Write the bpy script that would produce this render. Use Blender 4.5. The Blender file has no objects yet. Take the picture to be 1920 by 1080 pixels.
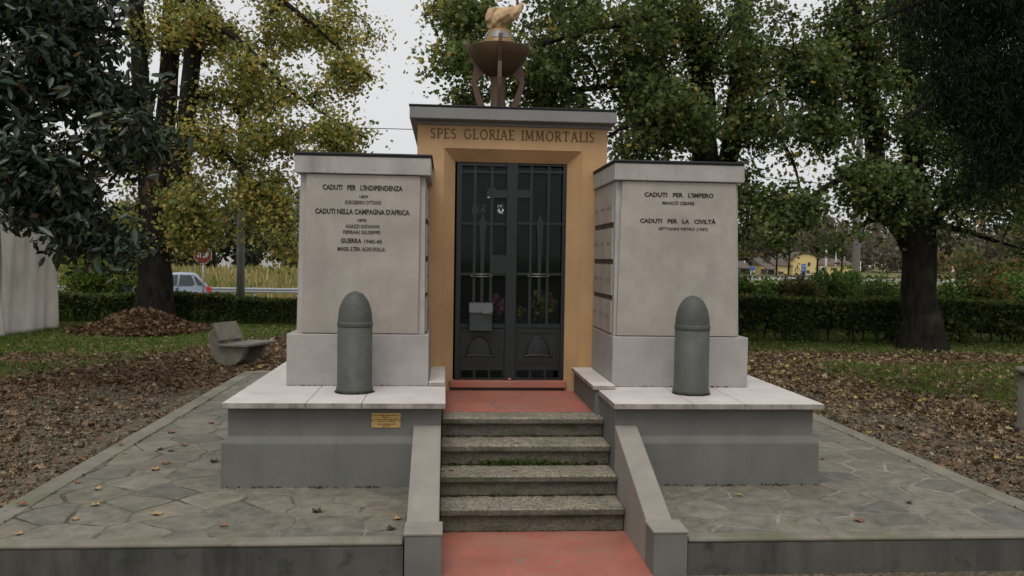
import bpy, bmesh, math, random
import numpy as np
from mathutils import Vector, Matrix

random.seed(7)
rng = np.random.default_rng(11)
SC = bpy.context.scene
COL = SC.collection
R_ = math.radians

# ------------------------------------------------------------------ camera
CH = 1.702
F_PX = 1596.424
YAW, PITCH, ROLL = 0.0779, -0.0340, 0.0156
_F = Vector((math.sin(YAW)*math.cos(PITCH), math.cos(YAW)*math.cos(PITCH), math.sin(PITCH)))
_R0 = Vector((math.cos(YAW), -math.sin(YAW), 0))
_U0 = _R0.cross(_F)
_R = math.cos(ROLL)*_R0 + math.sin(ROLL)*_U0
_U = -math.sin(ROLL)*_R0 + math.cos(ROLL)*_U0
cam_d = bpy.data.cameras.new('camera')
cam_d.sensor_width = 36.0
cam_d.lens = F_PX/1920*36
cam_d.clip_start = 0.05
cam_d.clip_end = 3000
cam = bpy.data.objects.new('camera', cam_d)
COL.objects.link(cam)
m3 = Matrix((_R, _U, -_F)).transposed()
cam.matrix_world = Matrix.Translation((0, 0, CH)) @ m3.to_4x4()
SC.camera = cam

# ------------------------------------------------------------------ world, sun, exposure
SUN_EL, SUN_AZ = R_(58), R_(195)          # soft light from high up behind the camera
world = bpy.data.worlds.new('World'); SC.world = world
world.use_nodes = True
nt = world.node_tree
for n in list(nt.nodes): nt.nodes.remove(n)
wo = nt.nodes.new('ShaderNodeOutputWorld')
bg = nt.nodes.new('ShaderNodeBackground')
sky = nt.nodes.new('ShaderNodeTexSky')
sky.sky_type = 'NISHITA'; sky.sun_disc = False
sky.sun_elevation = SUN_EL; sky.sun_rotation = SUN_AZ
sky.air_density = 1.0; sky.dust_density = 6.0; sky.ozone_density = 1.0; sky.altitude = 0
hs = nt.nodes.new('ShaderNodeHueSaturation'); hs.inputs['Saturation'].default_value = 0.10
# a closed cloud layer: the sky's own brightness evened out towards one pale grey
cl = nt.nodes.new('ShaderNodeMix'); cl.data_type = 'RGBA'; cl.inputs['Factor'].default_value = 0.72
cl.inputs[7].default_value = (5.45, 5.45, 5.52, 1)
nt.links.new(sky.outputs[0], hs.inputs['Color'])
nt.links.new(hs.outputs[0], cl.inputs[6])
nt.links.new(cl.outputs[2], bg.inputs[0])
bg.inputs[1].default_value = 0.145
nt.links.new(bg.outputs[0], wo.inputs[0])
sun_d = bpy.data.lights.new('sun', 'SUN'); sun_d.energy = 0.9; sun_d.angle = R_(25); sun_d.color = (1, .965, .91)
sun = bpy.data.objects.new('sun', sun_d); COL.objects.link(sun)
sd = Vector((math.sin(SUN_AZ)*math.cos(SUN_EL), math.cos(SUN_AZ)*math.cos(SUN_EL), math.sin(SUN_EL)))
sun.rotation_euler = (-sd).to_track_quat('-Z', 'Y').to_euler()
SC.view_settings.view_transform = 'Standard'
SC.view_settings.look = 'None'
SC.view_settings.exposure = 0.12
SC.view_settings.gamma = 1.0
SC.cycles.max_bounces = 6
SC.cycles.diffuse_bounces = 3
SC.cycles.transparent_max_bounces = 4

# ------------------------------------------------------------------ helpers
def at(px, py, Y):
    """world point seen at that place of the 1920x1080 photograph, on the upright plane y = Y"""
    d = _F + _R*((px-960)/F_PX) - _U*((py-540)/F_PX)
    t = Y/d.y
    return Vector((0, 0, CH)) + d*t

ORG = {}
def tag(o, label=None, cat=None, group=None, kind=None):
    if label: o['label'] = label
    if cat: o['category'] = cat
    if group: o['group'] = group
    if kind: o['kind'] = kind
    return o

def thing(name, loc, label, cat, group=None):
    o = bpy.data.objects.new(name, None)
    o.empty_display_size = 0.1
    COL.objects.link(o); o.location = loc
    ORG[o.name] = Vector(loc)
    return tag(o, label, cat, group)

def link(name, me, parent=None, origin=None):
    o = bpy.data.objects.new(name, me); COL.objects.link(o)
    if parent is not None:
        o.parent = parent; ORG[o.name] = ORG[parent.name]
    else:
        o.location = origin or (0, 0, 0); ORG[o.name] = Vector(o.location)
    return o

def bevel(o, w=.006, seg=2):
    md = o.modifiers.new('bevel', 'BEVEL'); md.width = w; md.segments = seg
    md.limit_method = 'ANGLE'; md.angle_limit = R_(35)
    return o

class MB:
    def __init__(s): s.v = []; s.f = []; s.sm = []
    def add(s, vs, fs, smooth=False):
        n = len(s.v); s.v += [tuple(v) for v in vs]
        for f in fs: s.f.append(tuple(i+n for i in f)); s.sm.append(smooth)
        return s
    def hexa(s, b, t):            # four bottom points, four top points (same order, counter-clockwise from above)
        return s.add(list(b)+list(t), [(3, 2, 1, 0), (4, 5, 6, 7), (0, 1, 5, 4), (1, 2, 6, 5), (2, 3, 7, 6), (3, 0, 4, 7)])
    def box(s, x0, x1, y0, y1, z0, z1):
        return s.hexa([(x0, y0, z0), (x1, y0, z0), (x1, y1, z0), (x0, y1, z0)], [(x0, y0, z1), (x1, y0, z1), (x1, y1, z1), (x0, y1, z1)])
    def prism(s, pts, a, b, axis='y'):   # closed outline extruded between a and b
        n = len(pts)
        def P(p, c):
            if axis == 'y': return (p[0], c, p[1])
            if axis == 'x': return (c, p[0], p[1])
            return (p[0], p[1], c)
        vs = [P(p, a) for p in pts]+[P(p, b) for p in pts]
        fs = [tuple(range(n)), tuple(range(2*n-1, n-1, -1))]
        fs += [(i, i+n, (i+1) % n+n, (i+1) % n) for i in range(n)]
        return s.add(vs, fs)
    def lathe(s, prof, c=(0, 0, 0), n=32, cap=True, smooth=True, M=None):
        vs = []; fs = []
        for r, z in prof:
            for k in range(n):
                a = 2*math.pi*k/n; vs.append(Vector((r*math.cos(a), r*math.sin(a), z)))
        if M is not None: vs = [M @ v for v in vs]
        vs = [v+Vector(c) for v in vs]
        for j in range(len(prof)-1):
            for k in range(n):
                fs.append((j*n+k, j*n+(k+1) % n, (j+1)*n+(k+1) % n, (j+1)*n+k))
        s.add(vs, fs, smooth)
        if cap:
            m = len(s.v)-len(vs)
            s.f.append(tuple(range(m+n-1, m-1, -1))); s.sm.append(False)
            q = m+(len(prof)-1)*n
            s.f.append(tuple(range(q, q+n))); s.sm.append(False)
        return s
    def tube(s, path, rad, n=8, cap=True, smooth=True):
        path = [Vector(p) for p in path]
        if not hasattr(rad, '__len__'): rad = [rad]*len(path)
        vs = []; fs = []
        ref = Vector((0.31, 0.17, 0.93)).normalized()
        for i, p in enumerate(path):
            t = (path[min(i+1, len(path)-1)]-path[max(i-1, 0)]).normalized()
            if abs(t.dot(ref)) > .95: ref = Vector((1, 0, 0)) if abs(t.x) < .8 else Vector((0, 1, 0))
            u = (ref - t*ref.dot(t)).normalized(); w = t.cross(u); ref = u
            for k in range(n):
                a = 2*math.pi*k/n; vs.append(p+(u*math.cos(a)+w*math.sin(a))*rad[i])
        for i in range(len(path)-1):
            for k in range(n):
                fs.append((i*n+k, i*n+(k+1) % n, (i+1)*n+(k+1) % n, (i+1)*n+k))
        s.add(vs, fs, smooth)
        if cap:
            m = len(s.v)-len(vs)
            s.f.append(tuple(range(m+n-1, m-1, -1))); s.sm.append(False)
            s.f.append(tuple(range(m+(len(path)-1)*n, m+len(path)*n))); s.sm.append(False)
        return s
    def build(s, name, mat, parent=None, origin=None, bv=None, recalc=True):
        o = ORG[parent.name] if parent is not None else Vector(origin or (0, 0, 0))
        me = bpy.data.meshes.new(name)
        me.from_pydata([tuple(Vector(v)-o) for v in s.v], [], s.f)
        me.polygons.foreach_set('use_smooth', s.sm)
        if recalc:
            bm = bmesh.new(); bm.from_mesh(me)
            bmesh.ops.recalc_face_normals(bm, faces=bm.faces)
            bm.to_mesh(me); bm.free()
        if mat: me.materials.append(mat)
        ob = link(name, me, parent, origin)
        if bv: bevel(ob, bv)
        return ob

def np_mesh(name, V, faces_flat, loop_tot, mat, parent=None, origin=None, fcol=None, smooth=False):
    """fast mesh from numpy arrays; fcol = one RGB colour per face"""
    o = ORG[parent.name] if parent is not None else Vector(origin or (0, 0, 0))
    me = bpy.data.meshes.new(name)
    V = np.asarray(V, dtype=np.float32)-np.array(o, dtype=np.float32)
    me.vertices.add(len(V)); me.vertices.foreach_set('co', V.ravel())
    me.loops.add(len(faces_flat)); me.loops.foreach_set('vertex_index', np.asarray(faces_flat, dtype=np.int32))
    n = len(loop_tot); st = np.concatenate([[0], np.cumsum(loop_tot)[:-1]]).astype(np.int32)
    me.polygons.add(n); me.polygons.foreach_set('loop_start', st)
    me.polygons.foreach_set('loop_total', np.asarray(loop_tot, dtype=np.int32))
    if smooth: me.polygons.foreach_set('use_smooth', np.ones(n, dtype=bool))
    if fcol is not None:
        a = me.attributes.new('Col', 'FLOAT_COLOR', 'FACE')
        c = np.ones((n, 4), dtype=np.float32); c[:, :3] = fcol
        a.data.foreach_set('color', c.ravel())
    me.update(calc_edges=True)
    if mat: me.materials.append(mat)
    return link(name, me, parent, origin)

# ---- leaves: numpy scatter of small folded leaf shapes
LEAF = np.array([(0, 0, 0), (.42, .22, .06), (.40, .62, .08), (0, 1.0, -.05), (-.40, .62, .08), (-.42, .22, .06)])
LEAF_F = [(0, 1, 2, 3), (0, 3, 4, 5)]
LONG = np.array([(0, 0, 0), (.17, .3, .035), (.16, .65, .04), (0, 1.0, -.08), (-.16, .65, .04), (-.17, .3, .035)])
MAPLE = np.array([(0, 0, 0), (.5, .12, .1), (.30, .42, .02), (.42, .78, .10), (.1, .72, .03), (0, 1.05, .06), (-.1, .72, .03), (-.42, .78, .10), (-.30, .42, .02), (-.5, .12, .1)])
MAPLE_F = [(0, 1, 2, 3, 4, 5), (0, 5, 6, 7, 8, 9)]

def scatter(name, P, D, N, S, tmpl, faces, colors, mat, parent=None, origin=None, W=None):
    """P positions, D length directions, N normals (unnormalised), S sizes, colours per leaf"""
    D = D/np.linalg.norm(D, axis=1, keepdims=True)
    X = np.cross(D, N); X /= (np.linalg.norm(X, axis=1, keepdims=True)+1e-9)
    Z = np.cross(X, D)
    n, k = len(P), len(tmpl)
    wd = S if W is None else W
    V = (P[:, None, :] + X[:, None, :]*(tmpl[None, :, 0, None]*wd[:, None, None])
         + D[:, None, :]*(tmpl[None, :, 1, None]*S[:, None, None]) + Z[:, None, :]*(tmpl[None, :, 2, None]*S[:, None, None]))
    V = V.reshape(-1, 3)
    ff = np.concatenate([np.array(f) for f in faces]); lt = np.array([len(f) for f in faces])
    FL = (np.arange(n)[:, None]*k + ff[None, :]).ravel()
    LT = np.tile(lt, n)
    return np_mesh(name, V, FL, LT, mat, parent, origin, np.repeat(colors, len(faces), axis=0))

def rand_unit(n):
    v = rng.normal(size=(n, 3)); return v/np.linalg.norm(v, axis=1, keepdims=True)

def palette(n, cols, wts, jit=.18):
    cols = np.array(cols); w = np.array(wts)/sum(wts)
    c = cols[rng.choice(len(cols), n, p=w)]
    return np.clip(c*(1+rng.normal(size=(n, 1))*jit)*(1+rng.normal(size=(n, 3))*jit*.35), .004, .9)

# ------------------------------------------------------------------ materials
def new_mat(name):
    m = bpy.data.materials.new(name); m.use_nodes = True
    nt = m.node_tree; b = nt.nodes['Principled BSDF']
    return m, nt, b

def nd(nt, t, **kw):
    n = nt.nodes.new(t)
    for k, v in kw.items(): setattr(n, k, v)
    return n

def noise(nt, vec, scale, detail=5, rough=.6, dist=0.0):
    n = nd(nt, 'ShaderNodeTexNoise'); n.inputs['Scale'].default_value = scale
    n.inputs['Detail'].default_value = detail; n.inputs['Roughness'].default_value = rough
    n.inputs['Distortion'].default_value = dist
    if vec is not None: nt.links.new(vec, n.inputs['Vector'])
    return n.outputs['Fac']

def ramp(nt, fac, a, b, c0=(0, 0, 0), c1=(1, 1, 1)):
    r = nd(nt, 'ShaderNodeValToRGB')
    r.color_ramp.elements[0].position = a; r.color_ramp.elements[1].position = b
    r.color_ramp.elements[0].color = (*c0, 1); r.color_ramp.elements[1].color = (*c1, 1)
    nt.links.new(fac, r.inputs[0]); return r.outputs[0]

def mix(nt, fac, a, b, mode='MIX'):
    n = nd(nt, 'ShaderNodeMix', data_type='RGBA', blend_type=mode)
    if isinstance(fac, (int, float)): n.inputs[0].default_value = fac
    else: nt.links.new(fac, n.inputs[0])
    for i, s in ((6, a), (7, b)):
        if isinstance(s, tuple): n.inputs[i].default_value = (*s[:3], 1)
        else: nt.links.new(s, n.inputs[i])
    return n.outputs[2]

def math_(nt, op, a, b=None):
    n = nd(nt, 'ShaderNodeMath', operation=op)
    for i, s in ((0, a), (1, b)):
        if s is None: continue
        if isinstance(s, (int, float)): n.inputs[i].default_value = s
        else: nt.links.new(s, n.inputs[i])
    return n.outputs[0]

def coords(nt, scale=None, geo=True):
    if geo:
        g = nd(nt, 'ShaderNodeNewGeometry').outputs['Position']
    else:
        g = nd(nt, 'ShaderNodeTexCoord').outputs['Object']
    if scale is None: return g
    mp = nd(nt, 'ShaderNodeMapping'); mp.inputs['Scale'].default_value = scale
    nt.links.new(g, mp.inputs['Vector']); return mp.outputs[0]

def bump(nt, b, h, strength=.3, dist=.01):
    n = nd(nt, 'ShaderNodeBump'); n.inputs['Strength'].default_value = strength
    n.inputs['Distance'].default_value = dist
    nt.links.new(h, n.inputs['Height']); nt.links.new(n.outputs[0], b.inputs['Normal'])

def plain(name, col, rough=.6, metal=0.0, var=.22, scale=6.0, fine=60.0, bmp=.15, spots=None, streak=None, spec=.4, blotch=None):
    """painted or stone surface: broad clouding, fine grain, optional spots and rain streaks"""
    m, nt, b = new_mat(name)
    p = coords(nt)
    n1 = noise(nt, p, scale, 6, .6); n2 = noise(nt, p, fine, 4, .7)
    dark = tuple(c*(1-var) for c in col); lite = tuple(min(1, c*(1+var*.8)) for c in col)
    c = ramp(nt, n1, .3, .72, dark, lite)
    g = ramp(nt, n2, .25, .75, (1-var*.6,)*3, (1+var*.0,)*3)
    c = mix(nt, 1.0, c, g, 'MULTIPLY')
    if blotch:
        bc, bs, lo, hi = blotch
        c = mix(nt, ramp(nt, noise(nt, p, bs, 6, .65, .4), lo, hi), c, bc)
    if streak:
        sc, amt, lo, hi = streak
        sn = noise(nt, coords(nt, (3.1, 3.1, .5)), 1.6, 5, .65)
        bn = noise(nt, p, 1.3, 3, .5)
        f = math_(nt, 'MULTIPLY', ramp(nt, sn, lo, hi), ramp(nt, bn, .35, .6))
        f = math_(nt, 'MULTIPLY', f, amt)
        c = mix(nt, f, c, sc)
    if spots:
        sc, sz, lo, hi = spots
        c = mix(nt, ramp(nt, noise(nt, p, sz, 3, .5), lo, hi), c, sc)
    nt.links.new(c, b.inputs['Base Color'])
    rr = ramp(nt, n1, .2, .8, (max(0, rough-.1),)*3, (min(1, rough+.1),)*3)
    nt.links.new(rr, b.inputs['Roughness'])
    b.inputs['Metallic'].default_value = metal
    b.inputs['Specular IOR Level'].default_value = spec
    if bmp: bump(nt, b, math_(nt, 'ADD', n2, math_(nt, 'MULTIPLY', n1, .6)), bmp, .006)
    return m

def leaf_mat(name, trans=.35, gloss=0.0, rough=.4):
    m, nt, b = new_mat(name)
    a = nd(nt, 'ShaderNodeAttribute'); a.attribute_name = 'Col'
    nt.links.new(a.outputs['Color'], b.inputs['Base Color'])
    b.inputs['Roughness'].default_value = rough
    b.inputs['Specular IOR Level'].default_value = gloss
    if trans > 0:
        t = nd(nt, 'ShaderNodeBsdfTranslucent')
        tc = mix(nt, 1.0, a.outputs['Color'], (1.25, 1.2, .8), 'MULTIPLY')
        nt.links.new(tc, t.inputs['Color'])
        ms = nd(nt, 'ShaderNodeMixShader'); ms.inputs[0].default_value = trans
        nt.links.new(b.outputs[0], ms.inputs[1]); nt.links.new(t.outputs[0], ms.inputs[2])
        nt.links.new(ms.outputs[0], nt.nodes['Material Output'].inputs['Surface'])
    return m

M = {}
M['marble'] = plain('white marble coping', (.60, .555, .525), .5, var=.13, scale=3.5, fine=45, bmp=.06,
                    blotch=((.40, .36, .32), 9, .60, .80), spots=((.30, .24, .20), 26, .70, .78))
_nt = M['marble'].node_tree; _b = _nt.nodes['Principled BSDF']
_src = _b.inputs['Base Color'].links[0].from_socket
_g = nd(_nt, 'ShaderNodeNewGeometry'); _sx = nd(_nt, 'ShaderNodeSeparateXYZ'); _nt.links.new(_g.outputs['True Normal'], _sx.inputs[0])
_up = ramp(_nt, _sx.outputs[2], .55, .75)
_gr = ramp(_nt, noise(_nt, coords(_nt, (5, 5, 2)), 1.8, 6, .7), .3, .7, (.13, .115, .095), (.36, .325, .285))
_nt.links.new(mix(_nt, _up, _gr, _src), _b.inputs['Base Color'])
M['panel'] = plain('pink grey marble panel', (.362, .326, .283), .55, var=.17, scale=4.5, fine=50, bmp=.05,
                   blotch=((.285, .245, .225), 5, .50, .75), streak=((.24, .21, .19), .5, .50, .72))
M['plinth'] = plain('grey marble plinth', (.328, .310, .288), .55, var=.13, scale=5, fine=40, bmp=.06,
                    blotch=((.27, .25, .255), 3, .5, .7))
M['core'] = plain('pillar side stone', (.375, .352, .320), .6, var=.14, scale=6, fine=50, bmp=.08)
M['cap'] = plain('weathered cap stone', (.37, .35, .325), .65, var=.14, scale=6, fine=70, bmp=.12,
                 streak=((.16, .15, .14), .7, .46, .70), spots=((.17, .155, .14), 38, .66, .76))
M['cap_grey'] = plain('grey cornice paint', (.21, .205, .20), .65, var=.12, scale=5, fine=60, bmp=.08,
                      streak=((.13, .125, .12), .5, .5, .7))
M['flash'] = plain('dark roof flashing', (.035, .035, .038), .5, var=.3, scale=8, bmp=.05)
M['plaster'] = plain('grey painted plaster', (.132, .133, .119), .75, var=.15, scale=4, fine=80, bmp=.10,
                     streak=((.088, .09, .082), .6, .48, .70), spots=((.07, .085, .085), 14, .76, .80))
M['cheek'] = plain('pale grey cheek render', (.250, .230, .198), .75, var=.13, scale=5, fine=90, bmp=.14,
                   streak=((.15, .145, .14), .5, .5, .72))
M['frontwall'] = plain('dark stained render', (.082, .079, .068), .8, var=.25, scale=3, fine=70, bmp=.2,
                       streak=((.026, .027, .022), .9, .40, .60), spots=((.03, .034, .022), 9, .60, .74))
M['kerb'] = plain('concrete kerb', (.200, .184, .146), .8, var=.2, scale=5, fine=110, bmp=.25,
                  blotch=((.115, .118, .070), 2.4, .46, .66), spots=((.09, .085, .065), 18, .66, .76))
M['red'] = plain('red floor paint', (.365, .122, .084), .62, var=.22, scale=2.6, fine=46, bmp=.12,
                 blotch=((.305, .140, .105), 2.3, .42, .66), spots=((.20, .165, .145), 7.5, .655, .672), streak=((.25, .12, .095), .5, .5, .7))
M['yellow'] = plain('ochre wall plaster', (.470, .298, .150), .75, var=.15, scale=3, fine=80, bmp=.10,
                    blotch=((.42, .245, .105), 1.8, .48, .75), streak=((.36, .22, .11), .45, .5, .72))
M['gate'] = plain('dark green gate paint', (.0065, .0105, .0110), .42, var=.25, scale=7, fine=90, bmp=.05, spec=.5)
M['gatebar'] = plain('gate bar paint', (.006, .0118, .0128), .42, var=.2, scale=7, fine=90, bmp=.05, spec=.5)
M['boxpaint'] = plain('letterbox paint', (.036, .047, .049), .4, var=.15, scale=9, bmp=.05, spec=.5)
M['polished'] = plain('worn bare metal', (.20, .21, .21), .4, .8, var=.2, scale=20, bmp=.05)
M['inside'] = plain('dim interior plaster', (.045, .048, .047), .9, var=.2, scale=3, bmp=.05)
M['shell'] = plain('dark grey shell paint', (.066, .071, .060), .6, var=.2, scale=6, fine=70, bmp=.3, blotch=((.088, .088, .076), 7, .5, .7), spots=((.09, .06, .04), 22, .70, .76),
                   streak=((.055, .06, .052), .6, .48, .7))
M['band'] = M['shell']
M['letters'] = plain('black letter paint', (.022, .020, .018), .7, var=.3, scale=40, bmp=0)
M['brownletters'] = plain('brown letter paint', (.13, .060, .024), .7, var=.2, scale=30, bmp=0)
M['faint'] = plain('faded red letters', (.23, .185, .17), .7, var=.2, scale=30, bmp=0)
M['brass'] = plain('brass plate', (.52, .36, .13), .38, .35, var=.10, scale=20, fine=80, bmp=.03)
M['copper'] = plain('brown brazier metal', (.098, .058, .029), .55, .25, var=.2, scale=9, fine=60, bmp=.08)
M['coppered'] = plain('reddish brazier leg', (.108, .060, .040), .6, .15, var=.2, scale=9, bmp=.08)
M['gilt'] = plain('dull gilt metal', (.26, .155, .065), .5, .3, var=.2, scale=12, bmp=.08)
M['flame'] = plain('tan flame sculpture', (.50, .335, .18), .62, .0, var=.25, scale=14, fine=50, bmp=.35)
M['concrete'] = plain('rough concrete', (.135, .124, .096), .85, var=.25, scale=7, fine=90, bmp=.35,
                      blotch=((.12, .12, .08), 4, .52, .7))
M['bench'] = plain('weathered bench concrete', (.205, .190, .150), .85, var=.25, scale=9, fine=70, bmp=.4, blotch=((.13, .125, .085), 5, .5, .68))
M['pole'] = plain('pole concrete', (.20, .185, .17), .8, var=.15, scale=4, fine=60, bmp=.1)
def bark_mat():
    m, nt, b = new_mat('dark bark')
    n1 = noise(nt, coords(nt, (14, 14, 2.2)), 1.0, 6, .7, .6); n2 = noise(nt, coords(nt), 2.2, 5, .6)
    c = ramp(nt, n1, .35, .65, (.008, .007, .0055), (.028, .024, .019))
    c = mix(nt, ramp(nt, n2, .55, .75), c, (.034, .038, .020))
    nt.links.new(c, b.inputs['Base Color']); b.inputs['Roughness'].default_value = .95; b.inputs['Specular IOR Level'].default_value = .1
    bump(nt, b, n1, 1.0, .04)
    return m
M['bark'] = bark_mat()
M['stem'] = plain('hedge stems', (.05, .042, .032), .9, var=.3, scale=9, bmp=.2)
M['leaf'] = leaf_mat('soft leaf', .48, .2, .5)
M['glossy'] = leaf_mat('glossy leaf', .08, .42, .38)
M['needle'] = leaf_mat('needle leaf', .25, .1, .6)
M['litter'] = leaf_mat('dry leaf', .12, .15, .7)
M['grassleaf'] = leaf_mat('grass blade', .3, .1, .6)
M['petal'] = leaf_mat('petal', .3, .1, .6)
M['silver'] = plain('silver car paint', (.30, .345, .415), .3, .35, var=.03, scale=3, bmp=0)
M['glass'] = plain('dark car glass', (.04, .055, .055), .12, 0, var=.1, bmp=0, spec=.7)
M['tyre'] = plain('tyre rubber', (.02, .02, .02), .8, bmp=0)
M['rim'] = plain('wheel rim metal', (.4, .4, .42), .35, .7, bmp=0)
M['taillight'] = plain('red tail light', (.55, .05, .03), .3, bmp=0)
M['galv'] = plain('galvanised rail', (.42, .44, .46), .45, .5, var=.12, scale=2, bmp=.02)
M['signred'] = plain('sign red', (.24, .035, .03), .5, bmp=0, var=.1)
M['signwhite'] = plain('sign white', (.65, .65, .64), .5, bmp=0, var=.06)
M['signblue'] = plain('sign blue', (.03, .12, .42), .5, bmp=0, var=.1)
M['tentcloth'] = plain('tent fabric', (.70, .665, .60), .6, var=.10, scale=2.2, fine=12, bmp=.25, streak=((.33, .31, .28), .6, .45, .7))
M['darkseam'] = plain('tent seam', (.10, .10, .095), .8, bmp=0)
M['houseyellow'] = plain('house plaster', (.60, .47, .22), .85, var=.08, scale=.3, fine=3, bmp=0)
M['houseroof'] = plain('house roof tile', (.115, .085, .072), .9, var=.2, scale=.6, fine=6, bmp=0)
M['houseglass'] = plain('house window', (.04, .045, .05), .3, bmp=0)
M['houseglass2'] = plain('dull lantern glass', (.20, .24, .25), .35, var=.4, scale=18, bmp=0)
M['housegrey'] = plain('grey house front', (.42, .42, .41), .85, var=.1, scale=.4, fine=3, bmp=0)
M['barrier'] = plain('roadside wall', (.44, .43, .42), .85, var=.12, scale=.4, fine=5, bmp=0)
M['asphalt'] = plain('asphalt', (.055, .055, .058), .85, var=.2, scale=1, fine=30, bmp=.1)
M['wire'] = plain('cable black', (.03, .03, .03), .7, bmp=0)

def paving_mat():
    m, nt, b = new_mat('split stone paving')
    p = coords(nt)
    a = nd(nt, 'ShaderNodeAttribute'); a.attribute_name = 'Col'
    n0 = noise(nt, p, 2.4, 6, .65, .5); n1 = noise(nt, p, 9, 7, .7, .3); n2 = noise(nt, p, 70, 4, .75)
    c = mix(nt, 1.0, a.outputs['Color'], ramp(nt, n1, .32, .70, (.60, .60, .60), (1.25, 1.23, 1.18)), 'MULTIPLY')
    c = mix(nt, 1.0, c, ramp(nt, n2, .3, .7, (.78, .78, .78), (1.1, 1.1, 1.1)), 'MULTIPLY')
    c = mix(nt, ramp(nt, n0, .56, .72, (0, 0, 0), (.55, .55, .55)), c, (.094, .096, .070))
    c = mix(nt, ramp(nt, noise(nt, p, 3.7, 6, .7, .8), .53, .70, (0, 0, 0), (.8, .8, .8)), c, (.215, .195, .150))
    c = mix(nt, ramp(nt, noise(nt, p, 24, 3, .6), .70, .75), c, (.055, .055, .042))
    nt.links.new(c, b.inputs['Base Color'])
    nt.links.new(ramp(nt, n1, .3, .7, (.6, .6, .6), (.85, .85, .85)), b.inputs['Roughness'])
    b.inputs['Specular IOR Level'].default_value = .3
    bump(nt, b, math_(nt, 'ADD', n1, math_(nt, 'MULTIPLY', n2, .4)), .55, .012)
    return m
M['paving'] = paving_mat()
def mortar_mat():
    m, nt, b = new_mat('mortar')
    p = coords(nt)
    sx = nd(nt, 'ShaderNodeSeparateXYZ'); nt.links.new(p, sx.inputs[0])
    side = nd(nt, 'ShaderNodeMapRange'); side.inputs[1].default_value = -1.6; side.inputs[2].default_value = 1.0
    nt.links.new(sx.outputs[0], side.inputs[0])
    n1 = noise(nt, p, 4, 5, .65); n2 = noise(nt, p, 60, 4, .7)
    mossy = mix(nt, ramp(nt, n1, .42, .62), (.050, .052, .030), (.155, .142, .105))
    pale = mix(nt, ramp(nt, n1, .36, .6), (.10, .095, .070), (.285, .260, .208))
    c = mix(nt, side.outputs[0], mossy, pale)
    c = mix(nt, 1.0, c, ramp(nt, n2, .3, .7, (.75, .75, .75), (1.1, 1.1, 1.1)), 'MULTIPLY')
    nt.links.new(c, b.inputs['Base Color']); b.inputs['Roughness'].default_value = .9
    bump(nt, b, n2, .4, .006)
    return m
M['mortar'] = mortar_mat()

def step_mat():
    m, nt, b = new_mat('washed pebble concrete')
    p = coords(nt)
    v = nd(nt, 'ShaderNodeTexVoronoi'); v.inputs['Scale'].default_value = 95; nt.links.new(p, v.inputs['Vector'])
    sep = nd(nt, 'ShaderNodeSeparateColor'); nt.links.new(v.outputs['Color'], sep.inputs[0])
    peb = ramp(nt, sep.outputs[0], .1, .95, (.125, .108, .082), (.335, .302, .240))
    n1 = noise(nt, p, 5, 6, .65)
    c = mix(nt, 1.0, peb, ramp(nt, n1, .3, .75, (.62, .62, .60), (1.15, 1.13, 1.08)), 'MULTIPLY')
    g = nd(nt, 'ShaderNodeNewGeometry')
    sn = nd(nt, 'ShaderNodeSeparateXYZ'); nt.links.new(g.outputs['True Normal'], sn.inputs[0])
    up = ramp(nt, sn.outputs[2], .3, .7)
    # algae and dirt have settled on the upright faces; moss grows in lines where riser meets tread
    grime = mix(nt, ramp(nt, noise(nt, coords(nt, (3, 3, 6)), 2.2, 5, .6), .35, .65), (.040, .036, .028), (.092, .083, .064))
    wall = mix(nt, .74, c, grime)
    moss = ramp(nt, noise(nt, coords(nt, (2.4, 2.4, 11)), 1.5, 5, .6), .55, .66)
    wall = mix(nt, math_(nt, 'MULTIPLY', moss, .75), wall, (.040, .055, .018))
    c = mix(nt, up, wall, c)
    c = mix(nt, math_(nt, 'MULTIPLY', ramp(nt, noise(nt, p, 3.0, 5, .6), .58, .72), .5), c, (.11, .12, .06))
    nt.links.new(c, b.inputs['Base Color']); b.inputs['Roughness'].default_value = .85
    b.inputs['Specular IOR Level'].default_value = .3
    bump(nt, b, math_(nt, 'ADD', v.outputs['Distance'], n1), .45, .006)
    return m
M['step'] = step_mat()

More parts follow.
